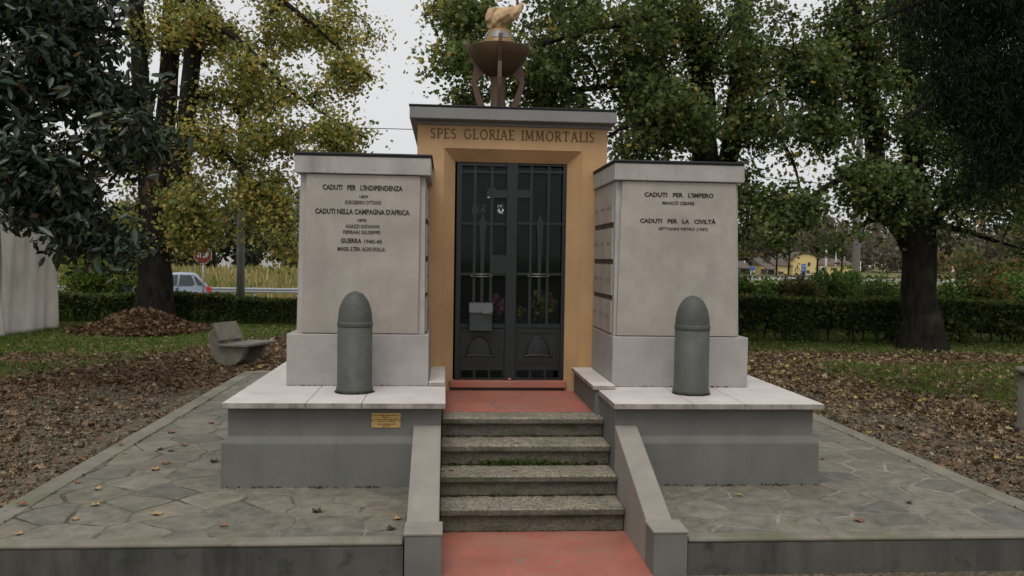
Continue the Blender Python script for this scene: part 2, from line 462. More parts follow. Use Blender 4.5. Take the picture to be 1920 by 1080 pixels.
def ground_mat():
    m, nt, b = new_mat('park ground')
    p = coords(nt)
    a = nd(nt, 'ShaderNodeAttribute'); a.attribute_name = 'zone'
    sep = nd(nt, 'ShaderNodeSeparateColor'); nt.links.new(a.outputs['Color'], sep.inputs[0])
    n1 = noise(nt, p, 1.6, 6, .65); n2 = noise(nt, p, 14, 5, .7); n3 = noise(nt, p, 34, 3, .8)
    v = nd(nt, 'ShaderNodeTexVoronoi'); v.inputs['Scale'].default_value = 22; nt.links.new(p, v.inputs['Vector'])
    vs = nd(nt, 'ShaderNodeSeparateColor'); nt.links.new(v.outputs['Color'], vs.inputs[0])
    gravel = ramp(nt, n3, .36, .66, (.050, .042, .028), (.215, .182, .130))
    gravel = mix(nt, 1.0, gravel, ramp(nt, n2, .3, .7, (.55, .54, .52), (1.2, 1.2, 1.16)), 'MULTIPLY')
    litter = ramp(nt, vs.outputs[0], .0, 1.0, (.050, .033, .020), (.185, .118, .066))
    litter = mix(nt, ramp(nt, n2, .42, .6), litter, (.062, .046, .030))
    soil = ramp(nt, n2, .3, .7, (.036, .052, .014), (.085, .115, .032))
    def brk(s, k): # ragged edge of a zone
        return ramp(nt, math_(nt, 'ADD', s, math_(nt, 'MULTIPLY', math_(nt, 'SUBTRACT', math_(nt, 'ADD', math_(nt, 'MULTIPLY', n1, .6), math_(nt, 'MULTIPLY', n2, .4)), .5), k)), .40, .60)
    c = mix(nt, brk(sep.outputs[1], 1.0), gravel, litter)
    c = mix(nt, brk(sep.outputs[0], 1.1), c, soil)
    far = mix(nt, ramp(nt, noise(nt, p, .05, 4, .6), .4, .6), (.09, .10, .035), (.16, .145, .06))
    c = mix(nt, sep.outputs[2], c, far)
    nt.links.new(c, b.inputs['Base Color']); b.inputs['Roughness'].default_value = .95
    b.inputs['Specular IOR Level'].default_value = .15
    bump(nt, b, math_(nt, 'ADD', n2, n3), .6, .02)
    return m
M['ground'] = ground_mat()

# ================================================================== SETTING
def sstep(a, b, x): 
    t = np.clip((x-a)/(b-a), 0, 1); return t*t*(3-2*t)

def zones(x, y):
    """grass, leaf litter, far field (0..1) at a ground point"""
    x = np.asarray(x, float); y = np.asarray(y, float)
    # left of the monument: gravel by the kerb, a belt of leaves, then lawn
    xl = -5.55 + .34*(y-11.34)
    gl = sstep(.0, .9, xl-x)*(y > 4)
    brown = np.exp(-(((x+6.9)/1.7)**2+((y-14.2)/.75)**2))
    gl = gl*(1-.95*np.clip(brown*1.3, 0, 1))
    ll = sstep(1.7, .2, x-xl)
    ll = np.where(y > 10.5, np.maximum(ll, sstep(10.5, 12, y)), ll)
    # right: gravel, leaf belt, mottled grass and leaves, leafy shade under the tree, lawn by the hedge
    xr = 4.75 + .25*np.clip(12-y, 0, 9)
    lr = sstep(-.5, .4, x-xr)
    mott = .82+.26*np.sin(x*2.1+1.2*y)*np.sin(1.7*y-.8*x)
    gr = sstep(.6, 2.2, x-xr)*mott*(y < 14.5)
    gr = np.where(y > 14.2, sstep(15.4, 16.4, y)*.95, gr)
    lr = np.where(y > 10.5, np.maximum(lr, sstep(10.5, 12, y)), lr)
    L = x < 1.2
    g = np.where(L, gl, gr); l = np.where(L, ll, lr)
    g = np.where(y > 21, np.maximum(g, sstep(21, 22, y)), g)
    far = sstep(27, 36, y)
    return g, l, far

def axis_coords(lo, hi, step, far):
    a = list(np.arange(lo, hi+1e-6, step))
    out = []; d = step; v = hi
    while v < far: d *= 1.35; v += d; out.append(v)
    neg = []; d = step; v = lo
    while v > -far: d *= 1.35; v -= d; neg.append(v)
    return np.array(neg[::-1]+a+out)
gx = axis_coords(-14, 16, .25, 900); gy_ = axis_coords(2, 26, .25, 900)
X, Y = np.meshgrid(gx, gy_, indexing='xy')
Z = np.zeros_like(X)
lump = .02*np.sin(X*1.3+.7*Y)*np.cos(Y*.9-.4*X)
Z += np.where((np.abs(X-.6) > 3.6) & (Y > 4) & (Y < 30), lump-.02, 0)
Z += np.where(Y > 24.6, -np.clip((Y-24.6)*.12, 0, .66), 0)+np.where(Y > 44, np.clip((Y-44)*.006, 0, .35), 0)
V = np.stack([X, Y, Z], -1).reshape(-1, 3)
nx, ny = len(gx), len(gy_)
ii = (np.arange(ny-1)[:, None]*nx+np.arange(nx-1)[None, :]).ravel()
FL = np.stack([ii, ii+1, ii+1+nx, ii+nx], -1).ravel()
g_o = np_mesh('ground', V, FL, np.full(len(ii), 4), M['ground'], smooth=True)
at_ = g_o.data.attributes.new('zone', 'FLOAT_COLOR', 'POINT')
zg, zl, zf = zones(V[:, 0], V[:, 1])
zc = np.ones((len(V), 4), dtype=np.float32); zc[:, 0] = zg; zc[:, 1] = zl; zc[:, 2] = zf
at_.data.foreach_set('color', zc.ravel())
tag(g_o, kind='structure')

# road beyond the hedges
tag(MB().box(-120, 120, 32.5, 40.0, -1.3, -.64).build('road', M['asphalt']), kind='structure')
# red painted path up to the stairs
tag(MB().box(-.017, 1.140, -1.0, 5.228, -.2, .006).build('path', M['red']), kind='structure')
# raised terrace of crazy paving with concrete edging
PZ = .1985
KX0, KX1, KY0, KY1 = -2.58, 3.72, 4.48, 11.2
def clip_poly(poly, n, c):         # keep the side where n.p <= c
    out = []
    for i in range(len(poly)):
        p, q = poly[i], poly[(i+1) % len(poly)]
        dp = n[0]*p[0]+n[1]*p[1]-c; dq = n[0]*q[0]+n[1]*q[1]-c
        if dp <= 0: out.append(p)
        if dp*dq < 0:
            t = dp/(dp-dq); out.append((p[0]+(q[0]-p[0])*t, p[1]+(q[1]-p[1])*t))
    return out
pr_rng = random.Random(23)
seeds = []
row = 0; yy = KY0-.1
while yy < KY1+.2:
    xx = KX0-.2+(row % 2)*.16
    while xx < KX1+.3:
        if pr_rng.random() > .12: seeds.append((xx+pr_rng.uniform(-.09, .09), yy+pr_rng.uniform(-.07, .07)))
        xx += pr_rng.uniform(.26, .50)
    yy += .225; row += 1
SEED = np.array(seeds)
def paving_area(x0, x1, y0, y1, b, cols):
    for i, sd in enumerate(seeds):
        if not (x0-.5 < sd[0] < x1+.5 and y0-.5 < sd[1] < y1+.5): continue
        poly = [(x0, y0), (x1, y0), (x1, y1), (x0, y1)]
        d2 = ((SEED-np.array(sd))**2).sum(1)
        gap = pr_rng.choice((.006, .010, .014, .022, .030))
        for j in np.argsort(d2)[1:22]:
            o = seeds[j]; n = (o[0]-sd[0], o[1]-sd[1]); L = math.hypot(*n); n = (n[0]/L, n[1]/L)
            c = n[0]*(sd[0]+o[0])/2+n[1]*(sd[1]+o[1])/2-gap/2
            poly = clip_poly(poly, n, c)
            if len(poly) < 3: break
        if len(poly) < 3: continue
        # ragged hand-broken edges
        P = []
        for k_ in range(len(poly)):
            p, q = poly[k_], poly[(k_+1) % len(poly)]; L = math.hypot(q[0]-p[0], q[1]-p[1])
            m = max(1, int(L/.07)); 
            for u in range(m):
                w_ = u/m; jx = pr_rng.uniform(-.007, .007); jy = pr_rng.uniform(-.007, .007)
                if u == 0 and L > .05:       # knock the corner off
                    o_ = poly[k_-1]; P.append((p[0]+(o_[0]-p[0])*.06, p[1]+(o_[1]-p[1])*.06)); P.append((p[0]+(q[0]-p[0])*.06, p[1]+(q[1]-p[1])*.06))
                else: P.append((p[0]+(q[0]-p[0])*w_+jx, p[1]+(q[1]-p[1])*w_+jy))
        P = [(min(max(p[0], x0), x1), min(max(p[1], y0), y1)) for p in P]
        cx = sum(p[0] for p in P)/len(P); cy = sum(p[1] for p in P)/len(P)
        dz = pr_rng.uniform(-.003, .0005); tx_, ty_ = pr_rng.uniform(-.008, .008), pr_rng.uniform(-.008, .008)
        zt_ = lambda p: PZ+dz+tx_*(p[0]-cx)+ty_*(p[1]-cy)
        n = len(P)
        ins = [(cx+(p[0]-cx)*.975, cy+(p[1]-cy)*.975) for p in P]
        vs = [(p[0], p[1], PZ-.02) for p in P]+[(p[0], p[1], zt_(p)-.004) for p in P]+[(p[0], p[1], zt_(p)) for p in ins]
        fs = [(k_, (k_+1) % n, n+(k_+1) % n, n+k_) for k_ in range(n)]+[(n+k_, n+(k_+1) % n, 2*n+(k_+1) % n, 2*n+k_) for k_ in range(n)]+[tuple(range(2*n, 3*n))]
        b.add(vs, fs)
        t = pr_rng.random(); base = [(.182, .171, .138), (.165, .157, .131), (.196, .179, .140), (.142, .138, .118), (.173, .153, .117), (.212, .197, .158)][pr_rng.choices(range(6), [30, 28, 16, 14, 8, 4])[0]]
        f_ = pr_rng.uniform(.86, 1.12); cols += [tuple(c*f_ for c in base)]*len(fs)
pvb = MB(); pvc = []
paving_area(KX0+.162, -.206, KY0+.102, KY1-.162, pvb, pvc)
paving_area(1.328, KX1-.162, KY0+.102, KY1-.162, pvb, pvc)
pvo = pvb.build('paving', M['paving'], recalc=False)
pa_ = pvo.data.attributes.new('Col', 'FLOAT_COLOR', 'FACE')
pa_.data.foreach_set('color', np.array([(*c, 1) for c in pvc], dtype=np.float32).ravel())
tag(pvo, kind='structure')
tag(MB().box(KX0+.16, -.205, KY0+.10, KY1-.16, -.2, PZ-.0045).box(1.326, KX1-.16, KY0+.10, KY1-.16, -.2, PZ-.0045)
    .box(-.205, 1.326, 6.3, KY1-.16, -.2, PZ-.05).build('mortar_bed', M['mortar']), kind='structure')
k = MB()
k.box(KX0, KX0+.158, KY0+.1, KY1, -.2, PZ+.004).box(KX1-.158, KX1, KY0+.1, KY1, -.2, PZ+.004)
k.box(KX0+.16, KX1-.16, KY1-.158, KY1, -.2, PZ+.012)
k.box(KX0, -.207, KY0-.006, KY0+.098, PZ-.02, PZ+.006).box(1.328, KX1, KY0-.006, KY0+.098, PZ-.02, PZ+.006)
ko = k.build('kerb', M['kerb'], bv=.012); tag(ko, kind='structure')
tw = thing('terrace_wall', (0.5, KY0, 0), 'low dark stained wall holding up the front of the stone terrace', 'wall')
MB().box(KX0+.002, -.206, KY0, KY0+.096, -.2, PZ-.022).build('wall_face', M['frontwall'], tw)
MB().box(1.327, KX1-.002, KY0, KY0+.096, -.2, PZ-.022).build('wall_face', M['frontwall'], tw)

# ================================================================== STAIRCASE
NY0, RUN = 5.2, .2547
ZT = [.1557, .2969, .4393, .5784]
st = thing('staircase', (.56, NY0, 0), 'four mossy washed concrete steps rising to a red landing between sloping cheek walls', 'stairs')
SX0, SX1 = -.0177, 1.140
zb = 0.0
for i, zt in enumerate(ZT):
    y = NY0+i*RUN
    b = MB()
    b.box(SX0, SX1, y, y+RUN+.06 if i < 3 else y+.245, zt-.046, zt)
    b.box(SX0+.001, SX1-.001, y+.032, y+RUN+.03, zb+.001, zt-.047)
    o = b.build('step', M['step'], st)
    bevel(o, .012, 3); zb = zt
MB().box(SX0+.002, SX1-.002, NY0+3*RUN+.245, 7.30, .3, ZT[3]+.001).build('landing', M['red'], st)
for x0, x1, p0, p1 in ((-.198, -.0185, -.204, .0015), (1.141, 1.290, 1.131, 1.326)):
    c = MB().prism([(4.655, 0), (5.60, 0), (5.60, .60), (5.555, .588), (4.655, .243)], x0, x1, 'x').build('cheek_wall', M['cheek'], st)
    bevel(c, .006)
    pe = MB().box(p0+.006, p1-.006, 4.462, 4.652, 0, .236).build('end_post', M['plaster'], c)
    cp = MB().box(p0, p1, 4.456, 4.662, .2365, .252).build('post_cap', M['cheek'], c)
    bevel(cp, .005)

# grey scuffs where the paint of the landing has been scraped through
sf = MB(); lr0 = random.Random(8)
def land(px, py):
    d = _F+_R*((px-960)/F_PX)-_U*((py-540)/F_PX); t = (ZT[3]+.002-CH)/d.z; return Vector((0, 0, CH))+d*t
sp_ = [(1003, 741), (975, 739), (948, 743), (930, 750), (922, 757), (930, 763), (952, 766), (985, 767), (1010, 764)]
for (a, b_) in zip(sp_[:-1], sp_[1:]):
    for q in range(5):
        if lr0.random() < .28: continue
        p = land(a[0]+(b_[0]-a[0])*q/5, a[1]+(b_[1]-a[1])*q/5); e = land(a[0]+(b_[0]-a[0])*(q+.9)/5, a[1]+(b_[1]-a[1])*(q+.9)/5)
        n_ = Vector((-(e-p).y, (e-p).x, 0)).normalized()*lr0.uniform(.004, .012)
        sf.add([p-n_*.6, e-n_*lr0.uniform(.3, 1), e+n_*lr0.uniform(.3, 1), p+n_], [(0, 1, 2, 3)])
for q in range(16):
    p = land(lr0.uniform(850, 1100), lr0.uniform(742, 769)); w0 = lr0.uniform(.006, .02)
    sf.add([p+Vector((math.cos(a)*w0*lr0.uniform(.5, 1.3), math.sin(a)*w0*lr0.uniform(.5, 1.3), .0001*q)) for a in (0, 1.1, 2.3, 3.3, 4.4, 5.4)], [(0, 1, 2, 3, 4, 5)])
sf.build('scuff_mark', plain('bare cement scuff', (.20, .165, .145), .8, var=.3, scale=30, bmp=.1), [o for o in st.children if o.name.startswith('landing')][0], recalc=False)

# ================================================================== SIDE BASES
ZS = .7585
def side_base(lab, xo, xi, out, yb1=9.4):
    """xo outer edge, xi inner edge (by the stairs); out = -1 left, +1 right"""
    t = thing('pillar_base', ((xo+xi)/2, 5.6, PZ), lab, 'plinth', 'grey bases flanking the stairs')
    yf = 5.5638
    lo, hi = min(xo, xi), max(xo, xi)
    # lower course with a sloping shoulder, upper course set back
    sl, su = .488, .528
    oL = .0 ; oU = .035
    def ring(z, d):
        a = lo + (d if out < 0 else .0); b_ = hi - (d if out > 0 else .0)
        return [(a, yf+d, z), (b_, yf+d, z), (b_, yb1-d, z), (a, yb1-d, z)]
    r0, r1, r2, r3 = ring(PZ-.05, oL), ring(sl, oL+.003), ring(su, oU), ring(ZS-.0385, oU)
    vs = r0+r1+r2+r3
    fs = [(3, 2, 1, 0), (12, 13, 14, 15)]
    for q in range(3):
        for k in range(4):
            fs.append((q*4+k, q*4+(k+1) % 4, q*4+4+(k+1) % 4, q*4+4+k))
    bevel(MB().add(vs, fs).build('base_wall', M['plaster'], t), .008)
    ys = yf-.045
    sx_in = xi+(.028 if out < 0 else -.019)
    sx_out = xo+(.02 if out < 0 else .004)
    a, b_ = min(sx_in, sx_out), max(sx_in, sx_out)
    # marble slab in three stones
    c1 = a+(b_-a)*.37; c2 = a+(b_-a)*.62
    for p, q in ((a, c1-.001), (c1+.001, c2-.001), (c2+.001, b_)):
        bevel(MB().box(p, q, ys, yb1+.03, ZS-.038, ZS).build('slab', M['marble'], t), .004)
    return t
bL = side_base('grey plastered base with white marble top left of the stairs, carrying a small brass plaque', -1.43, -.0185, -1)
bR = side_base('grey plastered base with white marble top right of the stairs, without a plaque', 2.5478, 1.1405, 1)
# inner ledges of marble beside the landing
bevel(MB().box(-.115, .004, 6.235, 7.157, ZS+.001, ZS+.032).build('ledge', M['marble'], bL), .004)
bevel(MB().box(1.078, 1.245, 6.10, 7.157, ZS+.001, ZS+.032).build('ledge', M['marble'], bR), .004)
MB().box(1.10, 1.142, 6.12, 7.157, .40, ZS+.0).build('landing_wall', M['plaster'], bR)

# ================================================================== TEXT
def text_mesh(body, x0, x1, y, z0, z1, mat, parent, name='inscription', bold=.012, depth=.003, spacing=1.0):
    cu = bpy.data.curves.new('txt', 'FONT'); cu.body = body; cu.size = 1; cu.offset = bold
    cu.space_character = spacing; cu.resolution_u = 3; cu.extrude = 0
    tmp = bpy.data.objects.new('txt', cu); COL.objects.link(tmp)
    dg = bpy.context.evaluated_depsgraph_get()
    me = bpy.data.meshes.new_from_object(tmp.evaluated_get(dg))
    bpy.data.objects.remove(tmp); bpy.data.curves.remove(cu)
    n = len(me.vertices); co = np.zeros(n*3); me.vertices.foreach_get('co', co); co = co.reshape(-1, 3)
    fs = [tuple(p.vertices) for p in me.polygons]
    bpy.data.meshes.remove(me)
    mn, mx = co.min(0), co.max(0)
    u = (co[:, 0]-mn[0])/(mx[0]-mn[0]); v = (co[:, 1]-mn[1])/(mx[1]-mn[1])
    xs = x0+u*(x1-x0); zs = z0+v*(z1-z0)
    vs = [(a, y, b) for a, b in zip(xs, zs)]
    b = MB(); b.add(vs, fs)
    o = b.build(name, mat, parent, recalc=False)
    sd_ = o.modifiers.new('depth', 'SOLIDIFY'); sd_.thickness = depth; sd_.offset = 0
    return o

def dashes(x0, x1, y, z0, z1, words, mat, parent, name='inscription', axis='x'):
    """a line of lettering too small to read: letter-sized marks grouped into words"""
    b = MB(); tot = sum(words)+len(words)-1; u = (x1-x0)/tot; x = x0
    rr = random.Random(int(abs(x0*1000))+int(z0*1000))
    for w in words:
        for i in range(w):
            a, c = x+u*.12, x+u*rr.uniform(.6, .95); hh = z0+(z1-z0)*rr.uniform(.8, 1)
            if axis == 'x': b.box(a, c, y-.0015, y+.0015, z0, hh)
            else: b.box(y-.0015, y+.0015, a, c, z0, hh)
            x += u
        x += u
    return b.build(name, mat, parent)

# ================================================================== PILLARS
def pillar(lab, plx, core_b, core_t, pan_b, pan_t, capx, lines):
    yp, zpl, zc0, zc1 = 6.2549, 1.1358, 2.300, 2.424
    yb = 7.157
    t = thing('memorial_pillar', ((plx[0]+plx[1])/2, yp, ZS), lab, 'pillar', 'marble pillars beside the chapel door')
    bevel(MB().box(plx[0], plx[1], yp, yb, ZS+.001, zpl).build('plinth', M['plinth'], t), .005)
    yc = yp+.055
    co = MB().hexa([(core_b[0], yc, zpl+.001), (core_b[1], yc, zpl+.001), (core_b[1], yb, zpl+.001), (core_b[0], yb, zpl+.001)],
                   [(core_t[0], yc, zc0), (core_t[1], yc, zc0), (core_t[1], yb, zc0), (core_t[0], yb, zc0)]).build('core', M['core'], t)
    bevel(co, .004)
    pn = MB().hexa([(pan_b[0], yp+.022, zpl+.006), (pan_b[1], yp+.022, zpl+.006), (pan_b[1], yc-.001, zpl+.006), (pan_b[0], yc-.001, zpl+.006)],
                   [(pan_t[0], yp+.022, zc0-.004), (pan_t[1], yp+.022, zc0-.004), (pan_t[1], yc-.001, zc0-.004), (pan_t[0], yc-.001, zc0-.004)]).build('marble_panel', M['panel'], t)
    bevel(pn, .003)
    for txt, pa, pb, qa, qb, bold in lines:
        A = at(pa, qb, yp+.022); B = at(pb, qa, yp+.022)
        zc_ = (at((pa+pb)/2, (qa+qb)/2, yp+.022)).z; h = abs(B.z-A.z)*.5
        h = (qb-qa)/F_PX*yp*.46
        text_mesh(txt, A.x, B.x, yp+.0205, zc_-h, zc_+h, M['letters'], pn, bold=bold)
    # name plates in four rows on both flanks
    rows = [(1.155, 1.400), (1.440, 1.672), (1.714, 1.950), (1.992, 2.215)]
    cols = [(6.37, 6.625), (6.632, 6.885), (6.892, 7.145)]
    for side in (0, 1):
        for z0, z1 in rows:
            for y0, y1 in cols:
                def xs(z): 
                    f = (z-zpl)/(zc0-zpl); return core_b[side]+(core_t[side]-core_b[side])*f
                s = -1 if side == 0 else 1
                a0, a1 = xs(z0), xs(z1); d = .014*s
                lo0, hi0 = sorted((a0+.0012*s, a0+d)); lo1, hi1 = sorted((a1+.0012*s, a1+d))
                npl = MB().hexa([(lo0, y0, z0), (hi0, y0, z0), (hi0, y1, z0), (lo0, y1, z0)],
                                [(lo1, y0, z1), (hi1, y0, z1), (hi1, y1, z1), (lo1, y1, z1)]).build('name_plate', M['panel'], t)
                zm = z0+(z1-z0)*.52
                dashes(y0+.05, y1-.05, xs(zm)+d+.0018*s, zm-.011, zm+.011, (4, 5), M['faint'], npl, axis='y')
            # dark strips painting in the shadow of the gaps between plate rows
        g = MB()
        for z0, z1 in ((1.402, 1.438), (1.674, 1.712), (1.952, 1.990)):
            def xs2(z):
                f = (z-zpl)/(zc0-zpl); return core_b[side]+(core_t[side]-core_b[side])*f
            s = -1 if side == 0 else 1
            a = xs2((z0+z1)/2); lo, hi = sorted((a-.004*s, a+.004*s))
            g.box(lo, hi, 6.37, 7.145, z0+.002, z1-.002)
        g.build('groove_shade', M['frontwall'], t)
    cap = MB().box(capx[0], capx[1], yp, yb+.0, zc0+.001, zc1).build('cap', M['cap'], t)
    bevel(cap, .006)
    MB().box(capx[0]+.004, capx[1]-.004, yp+.006, yb+.0, zc1+.0005, zc1+.016).box(capx[0]-.010, capx[1]+.010, yp-.012, yb+.0, zc1+.0165, zc1+.027).build('flashing', M['flash'], cap)
    return t

linesL = [("CADUTI   PER   L'INDIPENDENZA", 605, 755, 346.5, 357.5, .030), ("1859", 674, 690, 366, 371.5, .015), ("SCROSERRO OTTAVIO", 647, 715, 376, 383.5, .012),
          ("CADUTI NELLA CAMPAGNA D'AFRICA", 591, 768, 391.5, 402.5, .030), ("1895", 670, 687, 410, 416, .015), ("AGAZZI GIOVANNI", 648, 711, 421, 428, .012),
          ("FERRARI GIUSEPPE", 643, 713, 432, 439, .012), ("GUERRA", 639, 678, 446.5, 456, .03), ("1940-45", 683, 716, 449, 457, .015), ("MAGG. S.TEN. ALDO ROLLA", 633, 722, 463, 471, .02)]
linesR = [("CADUTI   PER   L'IMPERO", 1208, 1338, 361, 370.5, .030), ("MANCÒ CESARE", 1242, 1302, 376, 384.5, .018),
          ("CADUTI   PER   LA   CIVILTÀ", 1200, 1342, 408.5, 419.5, .030), ("SETTANNI PIETRO (1937)", 1235, 1327, 426.5, 434, .012)]
pillar('left marble pillar with five groups of black lettering, beside the yellow doorway', (-1.143, -.1178), (-1.078, -.150), (-1.060, -.158), (-1.038, -.1999), (-1.012, -.194), (-1.0955, -.1177), linesL)
pillar('right marble pillar with four lines of black lettering, flank of name plates towards the door', (1.2479, 2.2841), (1.262, 2.226), (1.262, 2.192), (1.2799, 2.2009), (1.3008, 2.1673), (1.2387, 2.2251), linesR)

# ================================================================== CHAPEL
ch = thing('memorial_chapel', (.55, 7.16, ZT[3]), 'small ochre chapel with a dark gate and a Latin inscription between the pillars', 'chapel')
QX0, QX1, QY, QZ = -.249, 1.348, 7.1604, 2.81
OX0, OX1, OZ = -.026, 1.135, 2.620          # outer edge of the splayed opening
DX0, DX1, DZ0, DZ1 = .0685, 1.024, .6638, 2.5199   # gate
YD = QY+.10; YB = 10.5
w = MB()
w.box(QX0, OX0-.0, QY, YB, .40, QZ).box(OX1, QX1, QY, YB, .40, QZ)      # walls either side of the opening run to the back
w.box(OX0+.0005, OX1-.0005, QY, QY+.28, OZ, QZ)
wo_ = w.build('front_wall', M['yellow'], ch)
# splayed reveals
rv = MB()
rv.hexa([(OX0+.0008, QY+.001, .579), (DX0, YD, .579), (DX0, YD+.10, .579), (OX0+.0008, YD+.10, .579)], [(OX0+.0008, QY+.001, OZ-.001), (DX0, YD, DZ1), (DX0, YD+.10, DZ1), (OX0+.0008, YD+.10, OZ-.001)])
rv.hexa([(DX1, YD, .579), (OX1-.0008, QY+.001, .579), (OX1-.0008, YD+.10, .579), (DX1, YD+.10, .579)], [(DX1, YD, DZ1), (OX1-.0008, QY+.001, OZ-.001), (OX1-.0008, YD+.10, OZ-.001), (DX1, YD+.10, DZ1)])
rv.add([(OX0+.0008, QY+.001, OZ-.001), (OX1-.0008, QY+.001, OZ-.001), (DX1, YD, DZ1), (DX0, YD, DZ1), (OX0+.0008, YD+.10, OZ-.001), (OX1-.0008, YD+.10, OZ-.001), (DX1, YD+.1, DZ1), (DX0, YD+.1, DZ1)],
       [(0, 3, 2, 1), (3, 7, 6, 2), (4, 5, 6, 7), (0, 1, 5, 4)])
rv.build('door_surround', M['yellow'], ch)
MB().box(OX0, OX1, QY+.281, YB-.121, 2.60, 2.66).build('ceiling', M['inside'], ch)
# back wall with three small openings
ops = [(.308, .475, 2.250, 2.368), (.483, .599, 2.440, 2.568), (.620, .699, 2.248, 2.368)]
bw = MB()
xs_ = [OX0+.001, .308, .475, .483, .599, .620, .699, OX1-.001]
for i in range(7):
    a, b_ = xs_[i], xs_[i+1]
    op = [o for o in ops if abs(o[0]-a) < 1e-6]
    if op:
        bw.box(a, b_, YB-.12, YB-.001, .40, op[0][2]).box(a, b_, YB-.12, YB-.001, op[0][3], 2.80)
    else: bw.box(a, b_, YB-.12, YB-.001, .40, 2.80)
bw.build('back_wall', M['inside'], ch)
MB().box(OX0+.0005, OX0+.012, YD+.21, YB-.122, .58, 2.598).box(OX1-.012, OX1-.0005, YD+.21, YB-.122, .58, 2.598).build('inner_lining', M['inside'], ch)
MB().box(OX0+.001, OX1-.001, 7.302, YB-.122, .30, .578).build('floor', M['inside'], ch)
# threshold
th = MB().box(DX0-.022, DX1+.012, 7.19, 7.32, .606, .6625).build('threshold', M['red'], ch); bevel(th, .006)
MB().box(DX0-.012, DX1+.002, 7.225, 7.31, .579, .605).build('threshold_gap_shade', M['frontwall'], th)  # dark block in the gap below the sill, standing in for its shade
# cornice and roof
MB().box(QX0-.012, QX1+.012, QY-.022, YB+.01, QZ+.001, QZ+.032).build('fascia', M['cap_grey'], ch)
cn = MB().box(-.312, 1.404, 7.04, YB+.06, QZ+.0325, 2.934).build('cornice', M['cap_grey'], ch); bevel(cn, .006)
MB().box(-.306, 1.398, 7.046, YB+.055, 2.9345, 2.947).box(-.318, 1.410, 7.032, YB+.065, 2.9475, 2.955).build('roof', M['flash'], ch)

# serif capitals for the frieze, drawn as strokes on a unit-high letter
def arc(cx, cy, rx, ry, a0, a1, n=14):
    return [(cx+rx*math.cos(math.radians(a0+(a1-a0)*i/n)), cy+ry*math.sin(math.radians(a0+(a1-a0)*i/n))) for i in range(n+1)]
T_, t_ = .125, .07
GL = {
 'I': (.16, [([(.08, 0), (.08, 1)], T_)], [(.08, 0), (.08, 1)]),
 'P': (.56, [([(.12, 0), (.12, 1)], T_), ([(.12, .97)]+arc(.30, .72, .22, .25, 90, -90)+[(.12, .47)], t_*1.3)], [(.12, 0), (.06, 1)]),
 'E': (.54, [([(.12, 0), (.12, 1)], T_), ([(.12, .965), (.50, .965), (.50, .85)], t_), ([(.12, .52), (.40, .52)], t_), ([(.12, .035), (.52, .035), (.52, .17)], t_)], [(.08, 0), (.08, 1)]),
 'L': (.54, [([(.12, 0), (.12, 1)], T_), ([(.12, .035), (.52, .035), (.52, .18)], t_)], [(.08, 0), (.12, 1)]),
 'R': (.64, [([(.12, 0), (.12, 1)], T_), ([(.12, .97)]+arc(.29, .74, .21, .23, 90, -90)+[(.12, .51)], t_*1.3), ([(.30, .50), (.58, .02)], T_)], [(.12, 0), (.06, 1), (.60, 0)]),
 'T': (.66, [([(.33, 0), (.33, 1)], T_), ([(.04, .84), (.04, .965), (.62, .965), (.62, .84)], t_)], [(.33, 0)]),
 'A': (.74, [([(.09, 0), (.36, 1)], t_), ([(.36, 1), (.65, 0)], T_), ([(.18, .36), (.54, .36)], t_)], [(.09, 0), (.65, 0)]),
 'M': (.90, [([(.12, 0), (.18, 1)], t_), ([(.18, 1), (.45, .10)], T_), ([(.45, .10), (.72, 1)], t_), ([(.72, 1), (.78, 0)], T_)], [(.12, 0), (.78, 0), (.14, 1), (.76, 1)]),
 'O': (.80, [(arc(.40, .5, .33, .47, 0, 360, 26), T_*.85)], []),
 'G': (.76, [(arc(.40, .5, .33, .47, 48, 330, 22)+[(.66, .22), (.66, .45)], T_*.85)], [(.64, .45)]),
 'S': (.52, [(arc(.27, .735, .185, .225, 40, 215, 12)+arc(.25, .27, .20, .235, 60, -145, 14), T_*.85)], []),
}
def frieze(words, x0, x1, y, z0, z1, mat, parent):
    gap, space = .15, .62
    W = 0
    for wd in words: W += sum(GL[c][0]+gap for c in wd)
    W += space*(len(words)-1)-gap
    k = (x1-x0)/W; h = z1-z0; x = x0; b = MB()
    def stroke(pts, th, x):
        for (ax, az), (bx, bz) in zip(pts[:-1], pts[1:]):
            d = math.hypot((bx-ax)*k, (bz-az)*h)
            if d < 1e-9: continue
            ux, uz = (bx-ax)*k/d, (bz-az)*h/d; q = th*h*.5
            P = [(x+ax*k-uz*q-ux*q*.3, z0+az*h+ux*q-uz*q*.3), (x+bx*k-uz*q+ux*q*.3, z0+bz*h+ux*q+uz*q*.3), (x+bx*k+uz*q+ux*q*.3, z0+bz*h-ux*q+uz*q*.3), (x+ax*k+uz*q-ux*q*.3, z0+az*h-ux*q-uz*q*.3)]
            stroke.n += 1
            e = .00012*(stroke.n % 7)      # neighbouring strokes never share a plane
            b.prism(P, y-.002-e, y+.002-e, 'y')
    stroke.n = 0
    for wd in words:
        for c in wd:
            w_, strokes, serifs = GL[c]
            for pts, th in strokes: stroke(pts, th, x)
            for sx, sz in serifs:
                zz = .03 if sz == 0 else (.97 if sz == 1 else sz)
                stroke([(sx-.12, zz), (sx+.12, zz)], .055, x)
            x += (w_+gap)*k
        x += space*k
    return b.build('inscription', mat, parent)
frieze(['SPES', 'GLORIAE', 'IMMORTALIS'], -.143, 1.236, QY-.0025, 2.699, 2.780, M['brownletters'], wo_)

